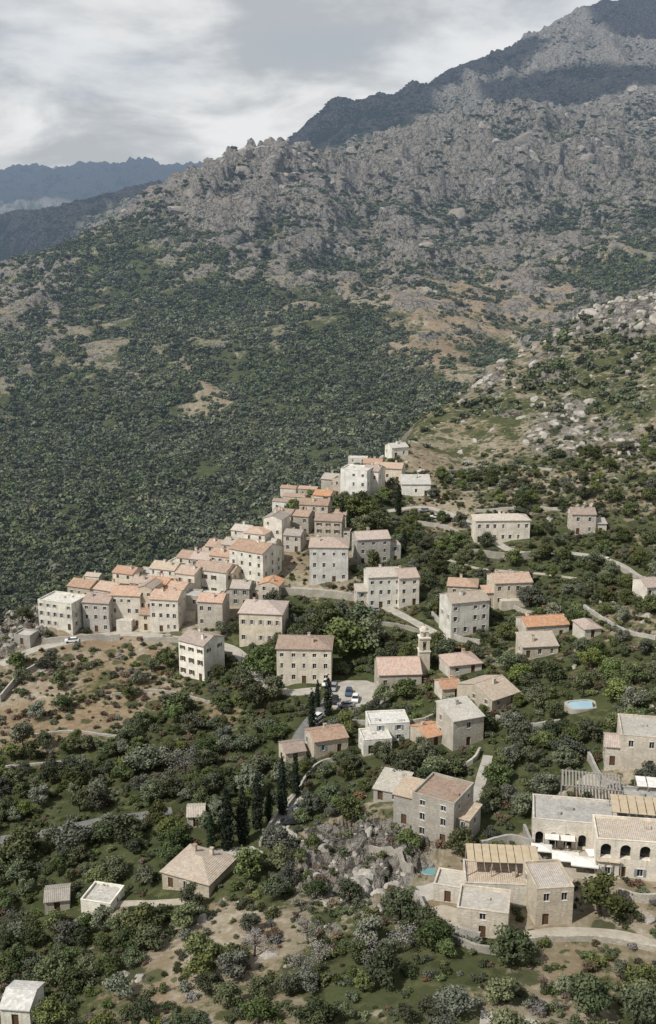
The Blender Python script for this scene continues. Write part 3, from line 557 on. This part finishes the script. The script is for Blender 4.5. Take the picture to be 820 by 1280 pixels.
def pool(u,v,W,D,rot,mat):
    x,y,z=place(u,v); e=bpy.data.objects.new('swimming_pool',None); e.location=(x,y,z+.5); e.rotation_euler=(0,0,math.radians(rot)); COL.objects.link(e)
    K=28; V=[];Fc=[]
    for r,zz in ((1.25,-2.5),(1.25,.18),(1.0,.18),(1.0,-.1)):
        for k in range(K):
            a=2*math.pi*k/K; c,s=math.cos(a),math.sin(a); c=math.copysign(abs(c)**.6,c); s=math.copysign(abs(s)**.6,s); V.append((W/2*r*c,D/2*r*s,zz))
    for q in range(3):
        for k in range(K): Fc.append((q*K+k,q*K+(k+1)%K,(q+1)*K+(k+1)%K,(q+1)*K+k))
    obj('pool_deck',mesh('pool_deck',V,Fc,M['pave']),parent=e)
    obj('water',mesh('water',[(p[0]*1,p[1]*1,0.02) for p in V[2*K:3*K]],[tuple(range(K))],mat),parent=e); occ.append((x,y,max(W,D)/2+1,W/2+2,D/2+1.5,math.radians(rot))); occ.append((x,y-5,3,W/2+1,4,0))
pool(538,1092,3.2,3.0,-20,M['water']); pool(727,884,6,4.2,10,M['water2'])
# dry-stone and retaining walls
def stone_wall(pp,h=1.2,th=.5):
    pl=[hit(u,v,GZ,110) for u,v in pp]; ln=smooth_poly(pl,1.2); t=np.gradient(ln,axis=0); t/=np.linalg.norm(t,axis=1)[:,None]+1e-9
    r=random.Random(int(pp[0][0]*3+pp[0][1])); V=[];Fc=[]
    for i,q in enumerate(ln):
        nx,ny=-t[i,1],t[i,0]; z=zat(q[0],q[1]); hh=h+r.uniform(-.1,.1); w_=th/2
        V+=[(q[0]-nx*w_,q[1]-ny*w_,z-1.5),(q[0]-nx*w_,q[1]-ny*w_,z+hh),(q[0]+nx*w_,q[1]+ny*w_,z+hh),(q[0]+nx*w_,q[1]+ny*w_,z-1.5)]
        if i:
            a=4*i-4; b_=4*i; Fc+=[(a,a+1,b_+1,b_),(a+1,a+2,b_+2,b_+1),(a+2,a+3,b_+3,b_+2)]
        roadpts.append((q[0],q[1],.6))
    Fc+=[(0,1,2,3),tuple(len(V)-4+k for k in range(4))]
    obj('stone_wall',mesh('stone_wall',V,Fc,M['stone']))
for pp,h in [([(350,742),(400,746),(452,752)],2.2),([(0,878),(25,850),(60,832)],2.0),([(590,694),(640,700),(682,696)],2.2),([(462,1066),(500,1072),(515,1092)],1.6),([(520,1125),(535,1150),(560,1166),(600,1178)],1.8),([(640,1180),(700,1176),(760,1178),(820,1190)],1.0),([(655,1040),(672,1078),(690,1100)],1.6),([(325,1058),(345,1022),(372,992)],1.0),([(595,640),(650,636),(720,640)],1.0),([(610,612),(660,606),(740,612)],.9),([(540,770),(570,800),(600,806)],1.5),([(735,950),(760,985),(820,1000)],1.8),([(520,655),(560,662),(585,680)],1.4),([(55,805),(110,800),(150,800)],1.8),([(180,803),(240,806),(290,822)],1.6),([(440,905),(520,905),(556,890)],1.2),([(600,1060),(640,1052),(665,1060)],1.4),([(360,1010),(395,960),(440,950)],1.0),([(730,760),(780,790),(820,800)],1.0),([(460,560),(500,552),(540,560)],.8),([(140,870),(200,865),(270,880)],.7),([(0,960),(60,955),(110,950)],.5),([(750,700),(780,716),(820,732)],1.6),([(560,1175),(600,1190),(660,1196)],1.2),([(770,1120),(800,1128),(820,1128)],1.6),([(460,780),(505,786),(545,800)],1.2),([(605,730),(650,765),(690,770)],1.2),([(620,900),(660,910),(700,905)],1.2),([(40,920),(90,915),(150,922)],.5),([(560,960),(590,955),(600,940)],1.2),([(560,590),(620,584),(690,588)],.8)]: stone_wall(pp,h)
# cars
def car(u,v,rot,col,suv=False):
    x,y,z=place(u,v); e=bpy.data.objects.new('parked_car',None); e.location=(x,y,z+.1); e.rotation_euler=(0,0,math.radians(rot)); COL.objects.link(e)
    pr=[(-2.1,.35),(-2.1,.75),(-2.0,.9),(-1.0,1.0),(1.0,1.02),(1.9,.98),(2.1,.8),(2.1,.35)]
    k='car_paint_%.2f_%.2f'%(col[0],col[2]); m=bpy.data.materials.get(k)
    if not m: m,nt,b,_=newmat(k,.3); b.inputs['Base Color'].default_value=c4(col); b.inputs['Coat Weight'].default_value=.5
    bm=bmesh.new()
    def ext(prof,w0,w1):
        lo=[bm.verts.new((p,-w0 if z<.7 or w0==w1 else -w1,z)) for p,z in prof]; hi=[bm.verts.new((p,w0 if z<.7 or w0==w1 else w1,z)) for p,z in prof]
        bm.faces.new(lo); bm.faces.new(hi[::-1])
        for i in range(len(prof)): j=(i+1)%len(prof); bm.faces.new((lo[j],lo[i],hi[i],hi[j]))
    ext(pr,.88,.84); bmesh.ops.bevel(bm,geom=bm.edges[:],offset=.05,segments=1,affect='EDGES'); me=bpy.data.meshes.new('body'); bm.to_mesh(me); bm.free(); me.materials.append(m); obj('body',me,parent=e)
    g=Bx(); g.V=[(-1.15,-.78,1.0),(1.7,-.78,1.0),(1.7,.78,1.0),(-1.15,.78,1.0),(-.35,-.62,1.42),(1.35,-.62,1.42),(1.35,.62,1.42),(-.35,.62,1.42)]; g.F=[(0,1,5,4),(1,2,6,5),(2,3,7,6),(3,0,4,7)]; g.M=[0]*4
    obj('windows',g.make('windows',M['glass']),parent=e)
    r=Bx(); r.box(-.4,-.64,1.42,1.4,.64,1.48); obj('roof_panel',r.make('roof_panel',m),parent=e)
    w=Bx()
    for wx_ in(-1.3,1.3):
        for s in(-1,1):
            i=len(w.V)
            for yy in(s*.7,s*.92):
                for q in range(12): a=2*math.pi*q/12; w.V.append((wx_+.32*math.cos(a),yy,.32+.32*math.sin(a)))
            w.F+=[(i+q,i+(q+1)%12,i+12+(q+1)%12,i+12+q) for q in range(12)]+[tuple(range(i,i+12)),tuple(range(i+12,i+24))]; w.M+=[0]*14
    obj('wheels',w.make('wheels',M['tyre']),parent=e)
WHT=(.75,.75,.74);BLK=(.03,.03,.035);GRY=(.3,.31,.32);BLU=(.06,.09,.16);RED=(.3,.03,.02)
for c in [(408,856,80,WHT),(417,862,80,GRY),(436,868,85,BLU),(444,876,85,WHT),(418,878,80,BLK),(432,884,10,GRY),(396,900,60,WHT),(363,1030,5,BLK),(377,1012,25,GRY),(488,745,0,WHT),(545,648,10,WHT),(560,652,10,BLK),(466,765,5,GRY),(90,803,10,WHT),(330,818,20,BLU),(208,800,10,GRY),(755,703,10,WHT),(530,640,10,GRY)]: car(*c)
# ------------------------------------------------------------------ terrain mesh
me=bpy.data.meshes.new('terrain'); nv=NC*NR; me.vertices.add(nv)
me.vertices.foreach_set('co',np.stack([GX,GY,GZ],-1).astype(np.float32).ravel())
j,i=np.meshgrid(np.arange(NR-1),np.arange(NC-1),indexing='ij'); a=(j*NC+i).ravel(); q=np.stack([a,a+1,a+NC+1,a+NC],1).astype(np.int32)
me.loops.add(q.size); me.loops.foreach_set('vertex_index',q.ravel()); me.polygons.add(len(q)); me.polygons.foreach_set('loop_start',np.arange(0,q.size,4,dtype=np.int32))
me.polygons.foreach_set('use_smooth',np.ones(len(q),bool))
ca_=me.color_attributes.new('zone','FLOAT_COLOR','POINT'); ca_.data.foreach_set('color',np.stack([ROCK,VEG,DRY,np.ones_like(ROCK)],-1).astype(np.float32).ravel())
me.materials.append(M['terr']); me.update(calc_edges=True); obj('terrain',me)
# ------------------------------------------------------------------ foliage meshes
def leafcloud(cent,rad,nl,size,r,flat=.8):
    k=len(cent); w=rad**2; idx=r.choice(k,nl,p=w/w.sum())
    d=r.normal(size=(nl,3)); d/=np.linalg.norm(d,axis=1)[:,None]
    rr=rad[idx]*(r.random(nl)**.35)*(1+.12*r.normal(size=nl))
    c=cent[idx]+d*rr[:,None]*np.array([1,1,flat])
    nrm=d+r.normal(size=(nl,3))*.55; nrm/=np.linalg.norm(nrm,axis=1)[:,None]
    t=np.cross(nrm,r.normal(size=(nl,3))); t/=np.linalg.norm(t,axis=1)[:,None]; b=np.cross(nrm,t)
    s=size*(.6+.8*r.random(nl))[:,None]
    V=np.stack([c-t*s,c-b*s*.6,c+t*s,c+b*s*.6],1).reshape(-1,3)
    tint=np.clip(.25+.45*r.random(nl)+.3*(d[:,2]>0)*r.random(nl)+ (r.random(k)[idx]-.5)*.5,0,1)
    return V,tint
def tree_mesh(name,kind,seed,nl,ls,H=1.0,trunk=True):
    r=np.random.default_rng(seed)
    if kind=='cyp':
        k=16; z=np.linspace(.06,.97,k)*H; prof=np.interp(z/H,[0,.2,.5,.8,1],[.065,.095,.09,.052,.012])*H
        cent=np.stack([r.normal(size=k)*.008*H,r.normal(size=k)*.008*H,z],1); V,t=leafcloud(cent,prof,nl,ls,r,1.2)
    else:
        k=r.integers(11,17); cent=[];rad=[]
        for _ in range(k):
            a=r.random()*6.283; q=r.random()**.6*.30; zz=r.uniform(.32,.74)
            q*=1.1 if zz<.6 else .7
            cent.append((q*math.cos(a),q*math.sin(a),zz)); rad.append(r.uniform(.12,.21))
        cent=np.array(cent)*H; rad=np.array(rad)*H
        if kind=='shrub': cent[:,2]=cent[:,2]*.75-.12*H; 
        V,t=leafcloud(cent,rad,nl,ls,r,.85)
    Fc=np.arange(len(V)).reshape(-1,4).tolist(); V=V.tolist(); mi=[0]*len(Fc); tint=list(np.repeat(t,4))
    if trunk:
        B=Bx(); 
        def limb(p0,p1,r0,r1,K=6):
            p0=np.array(p0);p1=np.array(p1);d=p1-p0;d/=np.linalg.norm(d);s=np.cross(d,[.3,.9,.2]);s/=np.linalg.norm(s);q=np.cross(d,s);i=len(B.V)
            for p,rr in((p0,r0),(p1,r1)):
                for k_ in range(K): a=6.283*k_/K; B.V.append(tuple(p+(s*math.cos(a)+q*math.sin(a))*rr))
            B.F+=[(i+k_,i+(k_+1)%K,i+K+(k_+1)%K,i+K+k_) for k_ in range(K)]
        top=(.02*H,.01*H,.35*H if kind!='cyp' else .8*H); limb((0,0,-.12*H),top,.035*H,.022*H if kind!='cyp' else .005*H)
        if kind!='cyp':
            for c in cent[:7]: limb(top,c,.018*H,.006*H,5)
        off=len(V); V+= [list(v) for v in B.V]; Fc+=[[off+i for i in f] for f in B.F]; mi+=[1]*len(B.F); tint+=[.5]*len(B.V)
    me=mesh(name,V,Fc,[None,M['bark']],mi); at=me.attributes.new('tint','FLOAT','POINT'); at.data.foreach_set('value',np.array(tint,np.float32)); return me
def withmat(me,m):
    c=me.copy(); c.materials[0]=m; return c
T={}
base=[tree_mesh('tree_crown','tree',s,2100,.034) for s in (1,2,3,4,5,6)]
T['holm_oak_tree']=[withmat(b,LEAF['oak']) for b in base]; T['olive_tree']=[withmat(b,LEAF['olive']) for b in base[:3]]; T['plane_tree']=[withmat(b,LEAF['bright']) for b in base[3:]]
T['cypress_tree']=[withmat(tree_mesh('cypress','cyp',s,1600,.02),LEAF['cyp']) for s in(1,2,3)]
sb=[tree_mesh('shrub_crown','shrub',s,500,.06,1.0,False) for s in(21,22,23)]
T['bare_tree']=[withmat(tree_mesh('bare','tree',31,700,.018),LEAF['greyb'])]
OC=np.array([(o[0],o[1],o[3],o[4],o[5]) for o in occ]); RP=np.array(roadpts)
def free(x,y,r):
    dx=x-OC[:,0]; dy=y-OC[:,1]; c=np.cos(OC[:,4]); s=np.sin(OC[:,4]); lx=np.abs(dx*c+dy*s); ly=np.abs(-dx*s+dy*c)
    if np.any((lx<OC[:,2]+r*.6)&(ly<OC[:,3]+r*.6)): return False
    return not np.any((x-RP[:,0])**2+(y-RP[:,1])**2<(RP[:,2]+r*.4)**2)
placed=[]
def tree(kind,x,y,H,sx=1):
    ms=T[kind]; o=obj(kind,random.choice(ms),(x,y,zat(x,y)-.02*H),random.uniform(0,6.28)); o.scale=(H*sx,H*sx*random.uniform(.85,1.15),H)
    placed.append((x,y,H*.35*sx))
for u,v,hp,sx in [(264,1064,58,1),(284,1062,92,1),(304,1054,84,1),(322,1036,78,1),(336,1026,52,1),(353,1018,84,1),(370,996,56,1.05),(390,910,52,1.05),(410,894,54,1.05),(397,884,36,1.1),(428,657,32,1.3),(498,644,40,1.1),(436,660,28,1.2),(505,692,32,1.1)]:
    x,y=hit(u,v,GZ,130); tree('cypress_tree',x,y,hp*y*1.15/F,sx); placed.append((x,y-3.0,3.2)); placed.append((x,y-7,2.6))
for kind,u,v,hp,sx in [('plane_tree',430,822,60,1.2),('holm_oak_tree',400,800,46,1.1),('plane_tree',460,815,50,1.2),('holm_oak_tree',450,785,40,1.2),('holm_oak_tree',750,1145,66,1.1),('holm_oak_tree',735,1270,70,1.1),('holm_oak_tree',640,1205,56,1.3),('bare_tree',232,975,50,1.1),('bare_tree',318,1195,44,1.2),('bare_tree',385,1180,50,1),('bare_tree',470,1215,56,1),('bare_tree',375,1225,50,1.1),('bare_tree',505,1190,48,1.1),('bare_tree',400,1205,40,1.1),('holm_oak_tree',180,1170,52,1.1),('holm_oak_tree',500,1150,56,1.1),('holm_oak_tree',310,1100,50,1.1),('plane_tree',800,1262,50,1.1),('plane_tree',625,1255,44,1.2),('holm_oak_tree',480,1230,60,1.2),('olive_tree',570,1270,50,1.2),('holm_oak_tree',578,1070,44,1),('holm_oak_tree',330,850,50,1.2),('plane_tree',445,650,34,1.3),('plane_tree',470,665,30,1.2),('holm_oak_tree',452,668,30,1.2),('holm_oak_tree',620,1080,34,1),('olive_tree',655,1020,36,1.1),('holm_oak_tree',780,1150,36,1.2),('holm_oak_tree',30,1075,50,1.1),('olive_tree',95,1062,46,1.2),('holm_oak_tree',155,1052,44,1.2),('holm_oak_tree',70,1230,50,1.2),('olive_tree',150,1250,44,1.2),('holm_oak_tree',250,1225,46,1.2)]:
    q=hit(u,v,GZ,100)
    if q: tree(kind,q[0],q[1],hp*q[1]*1.15/F,sx)
cnt=0; grid={}
def okspace(x,y,r,k=.72):
    gx,gy=int(x//6),int(y//6)
    for i in(-1,0,1):
        for j in(-1,0,1):
            for (a,b_,c) in grid.get((gx+i,gy+j),()):
                if (a-x)**2+(b_-y)**2<((c+r)*k)**2: return False
    grid.setdefault((gx,gy),[]).append((x,y,r)); return True
for p in placed: okspace(*p,0)
SH=[]
for it in range(34000):
    y=math.sqrt(random.uniform(100**2,430**2)); x=random.uniform(-.40,.40)*y
    g=float(attr(1,x,y)); d=float(attr(2,x,y)); g+=float(gn(np.array(x/14),np.array(y/14),41))*.6
    p=g**1.35 if g>0 else 0
    big=random.random()<g*.42
    if random.random()>(p*1.2 if big else p*.95+.14): continue
    if big: H=random.uniform(3.4,6.6)+(random.random()<.15)*1.8
    else: H=random.uniform(.7,2.8)
    if y<190 and big: H*=.9
    r=H*.37
    if not free(x,y,r) or not okspace(x,y,r,.70): continue
    q=random.random()
    if big:
        k='holm_oak_tree' if q<.54 else 'olive_tree' if q<.76 else 'plane_tree'
        tree(k,x,y,H,random.uniform(.95,1.35)); cnt+=1
    else:
        k=0 if q<.50 else 1 if q<.68 else 2 if q<.84 else 3
        if random.random()<(d-.5)*.6: k=3 if random.random()<.6 else 4
        SH.append((x,y,H*random.uniform(1,1.4),H,k))
# ------------------------------------------------------------------ instanced masses
def srccol(name,meshes):
    c=bpy.data.collections.new(name)
    for i,m in enumerate(meshes):
        o=bpy.data.objects.new('%s_source_%02d'%(name,i),m); c.objects.link(o)
    return c
def scatter(name,X,Y,Z,S,meshes,tilt=.0,idx=None):
    n=len(X); me=bpy.data.meshes.new(name); me.vertices.add(n); me.vertices.foreach_set('co',np.stack([X,Y,Z],-1).astype(np.float32).ravel())
    R=np.zeros((n,3),np.float32); R[:,2]=rng.random(n)*6.283; R[:,:2]=rng.normal(size=(n,2))*tilt
    me.attributes.new('rot','FLOAT_VECTOR','POINT').data.foreach_set('vector',R.ravel())
    me.attributes.new('scl','FLOAT_VECTOR','POINT').data.foreach_set('vector',S.astype(np.float32).ravel())
    me.attributes.new('idx','INT','POINT').data.foreach_set('value',(rng.integers(0,len(meshes),n) if idx is None else idx).astype(np.int32))
    o=obj(name,me); ng=bpy.data.node_groups.new(name,'GeometryNodeTree')
    ng.interface.new_socket('Geometry',in_out='INPUT',socket_type='NodeSocketGeometry'); ng.interface.new_socket('Geometry',in_out='OUTPUT',socket_type='NodeSocketGeometry')
    gi=ng.nodes.new('NodeGroupInput'); go=ng.nodes.new('NodeGroupOutput'); ip=ng.nodes.new('GeometryNodeInstanceOnPoints'); ci=ng.nodes.new('GeometryNodeCollectionInfo')
    ci.inputs[0].default_value=srccol(name,meshes); ci.inputs[1].default_value=True; ci.inputs[2].default_value=True
    def na(nm,ty):
        a=ng.nodes.new('GeometryNodeInputNamedAttribute'); a.data_type=ty; a.inputs[0].default_value=nm; return a.outputs[0]
    L=ng.links.new; L(gi.outputs[0],ip.inputs['Points']); L(ci.outputs[0],ip.inputs['Instance']); ip.inputs['Pick Instance'].default_value=True
    L(na('idx','INT'),ip.inputs['Instance Index']); L(na('rot','FLOAT_VECTOR'),ip.inputs['Rotation']); L(na('scl','FLOAT_VECTOR'),ip.inputs['Scale']); L(ip.outputs[0],go.inputs[0])
    md=o.modifiers.new('scatter','NODES'); md.node_group=ng; return o
shm=[withmat(b,LEAF[k]) for k in('oak','olive','bright','dry','greyb') for b in sb]
sh=np.array(SH); scatter('maquis_shrubs',sh[:,0],sh[:,1],zats(sh[:,0],sh[:,1]),np.stack([sh[:,2],sh[:,2],sh[:,3]],1),shm,0,(sh[:,4]*3+rng.integers(0,3,len(sh))))
farm=[withmat(tree_mesh('far_crown','shrub',s,150,.12,1.0,False),LEAF['far']) for s in(41,42,43,44)]
def cand(n,y0,y1,am=.42):
    y=np.sqrt(rng.random(n)*(y1**2-y0**2)+y0**2); x=(rng.random(n)*2-1)*am*y; return x,y
x,y=cand(90000,415,1650); g=gat(VEG,x,y); cl_=fbm(x,y,45,3,50)+.5*fbm(x,y,160,2,55); acc_=rng.random(len(x))<np.clip(g*1.12-.10+cl_*1.2,0,1)**1.2; x,y=x[acc_],y[acc_]
s=(2.4+7.0*rng.random(len(x))**2.0)*np.clip(.55+.6*attr(1,x,y),.5,1.15); s=s*np.interp(y,[400,600,1600],[.5,1.1,1.3])
S=np.stack([s*1.25,s*1.25,s*(.75+.35*rng.random(len(x)))],1); scatter('forest_trees',x,y,zats(x,y)-.1*s,S,farm); nf=len(x)
x,y=cand(90000,1500,3600); g=gat(VEG,x,y); cl_=fbm(x,y,90,4,60); acc_=rng.random(len(x))<np.clip(g*1.05-.08+cl_*1.0,0,1)*.85; x,y=x[acc_],y[acc_]
s=4+8*rng.random(len(x)); S=np.stack([s*1.4,s*1.4,s*.6],1); scatter('mountain_scrub',x,y,zats(x,y)-.1*s,S,farm); nf2=len(x)
def boulder(seed):
    bm=bmesh.new(); bmesh.ops.create_icosphere(bm,subdivisions=3,radius=1); r=random.Random(seed)
    cuts=[(Vector((r.uniform(-1,1),r.uniform(-1,1),r.uniform(-.6,1))).normalized(),r.uniform(.45,.85)) for _ in range(14)]
    for v in bm.verts:
        for n_,d_ in cuts:
            q=v.co.dot(n_)
            if q>d_: v.co-=n_*(q-d_)*.92
        v.co*=1+r.uniform(-.04,.04)
    me=bpy.data.meshes.new('boulder'); bm.to_mesh(me); bm.free(); return me
bm_=[boulder(s) for s in range(6)]
def bset(m):
    o=[]
    for b in bm_: c=b.copy(); c.materials.append(m); o.append(c)
    return o
x,y=cand(70000,100,640); rk0=attr(0,x,y); rk=rk0+1.0*fbm(x,y,18,3,70); acc_=rng.random(len(x))<(np.clip(rk-.35,0,1)**1.5*np.interp(y,[100,300,420,640],[.8,.7,.30,.18])); x,y=x[acc_],y[acc_]
k_=np.array([free(a,b_,.3) if b_<470 else True for a,b_ in zip(x,y)]); x,y=x[k_],y[k_]; bigr=(attr(0,x,y)>.78)
s=(.2+1.7*rng.random(len(x))**5+1.0*rng.random(len(x))**1.6*bigr)*np.interp(y,[100,250,400,600],[.85,1.1,1.2,2.0]); S=np.stack([s*(.8+.9*rng.random(len(x))),s,s*(.5+.6*rng.random(len(x)))],1); scatter('boulders',x,y,zats(x,y)-.15*s,S,bset(M['rock']),.3); nb_=len(x)
x,y=cand(40000,650,2700); rk=gat(ROCK,x,y)+1.2*fbm(x,y,110,4,80); acc_=rng.random(len(x))<np.clip(rk-.85,0,1)**1.5*.35; x,y=x[acc_],y[acc_]
s=(2.2+11*rng.random(len(x))**4)*np.interp(y,[650,1500],[.5,1]); S=np.stack([s*(1.1+1.2*rng.random(len(x))),s,s*(.5+.6*rng.random(len(x)))],1); scatter('mountain_crags',x,y,zats(x,y)-.4*s,S,bset(M['rockfar']),.3); nc_=len(x)
# ------------------------------------------------------------------ unseen clouds, added to cast shade on the upper mountain and left ridges
SUN=Vector((-.52,-.40,.76)).normalized()
def shade_cloud(cx,cy,cz,rx,ry,alt,seed):
    bm=bmesh.new(); bmesh.ops.create_icosphere(bm,subdivisions=5,radius=1); r=random.Random(seed)
    bl=[(Vector((r.uniform(-1,1),r.uniform(-1,1),r.uniform(-.3,1))).normalized(),r.uniform(.1,.28)) for _ in range(40)]
    for v in bm.verts:
        n_=v.co.normalized(); s_=1+sum(a*max(0,n_.dot(c)-.8)*4 for c,a in bl); v.co=n_*s_
        v.co.x*=rx; v.co.y*=ry; v.co.z*=130
    k=(alt-cz)/SUN.z; me=bpy.data.meshes.new('shade_cloud'); bm.to_mesh(me); bm.free()
    me.materials.append(M['shade_cloud']); me.polygons.foreach_set('use_smooth',[True]*len(me.polygons)); obj('shade_cloud',me,(cx+SUN.x*k,cy+SUN.y*k,alt))
M['shade_cloud']=simple('shade_cloud_white',(.8,.8,.8),(.75,.75,.76),.002,1)
shade_cloud(100,3050,350,270,260,2400,1); shade_cloud(640,2750,370,140,150,2300,2); shade_cloud(560,3250,430,130,150,2350,7); shade_cloud(1000,3250,620,90,260,2450,12); shade_cloud(-900,3000,50,420,420,2200,4); shade_cloud(-1500,6900,400,1400,700,3600,9)
shade_cloud(-560,1400,-80,110,70,1500,5)
# ------------------------------------------------------------------ world, sun, camera
w=bpy.data.worlds.new('World'); scene.world=w; w.use_nodes=True; nt=w.node_tree; nt.nodes.clear()
out=nt.nodes.new('ShaderNodeOutputWorld')
sk=nt.nodes.new('ShaderNodeTexSky'); sk.sky_type='NISHITA'; sk.sun_disc=False; sk.sun_elevation=math.asin(SUN.z); sk.sun_rotation=math.atan2(SUN.x,SUN.y)
b1=N(nt,'ShaderNodeBackground',Color=sk.outputs[0],Strength=.1)
tc=nt.nodes.new('ShaderNodeTexCoord').outputs['Generated']; sx=N(nt,'ShaderNodeSeparateXYZ',Vector=tc)
zz=mth(nt,'ADD',mth(nt,'MAXIMUM',sx.outputs[2],0.0),.26)
vec=N(nt,'ShaderNodeCombineXYZ'); nt.links.new(mth(nt,'DIVIDE',sx.outputs[0],zz),vec.inputs[0]); nt.links.new(mth(nt,'DIVIDE',sx.outputs[1],zz),vec.inputs[1])
n1=noise(nt,vec.outputs[0],2.4,6,.55,.3); n2=noise(nt,vec.outputs[0],.9,2,.5)
cc=mix(nt,sstep(nt,n1,.36,.64),(.47,.50,.53),(.84,.845,.85))
cc=mix(nt,sstep(nt,sx.outputs[2],.15,.7),cc,(.38,.40,.43))
b2=N(nt,'ShaderNodeBackground',Color=cc,Strength=1.0)
mx=nt.nodes.new('ShaderNodeMixShader'); nt.links.new(mth(nt,'MULTIPLY_ADD',sstep(nt,n2,.35,.5),.2,.78),mx.inputs[0]); nt.links.new(b1.outputs[0],mx.inputs[1]); nt.links.new(b2.outputs[0],mx.inputs[2]); nt.links.new(mx.outputs[0],out.inputs[0])
ld=bpy.data.lights.new('sun','SUN'); ld.energy=4.3; ld.angle=math.radians(.8); ld.color=(1,.965,.90)
lo=bpy.data.objects.new('sun',ld); COL.objects.link(lo); lo.rotation_euler=(-SUN).to_track_quat('-Z','Y').to_euler(); lo.location=(0,0,500)
cd=bpy.data.cameras.new('camera'); co=bpy.data.objects.new('camera',cd); COL.objects.link(co); scene.camera=co
co.location=(0,0,CZ); co.rotation_euler=(math.radians(90)-TH,0,0); cd.sensor_fit='VERTICAL'; cd.sensor_height=24; cd.lens=F/1280*24; cd.clip_start=1; cd.clip_end=30000
scene.view_settings.view_transform='Standard'; scene.view_settings.look='None'; scene.view_settings.exposure=0
print('done',time.time()-T0,nf,nf2,nb_,nc_,cnt,len(SH))
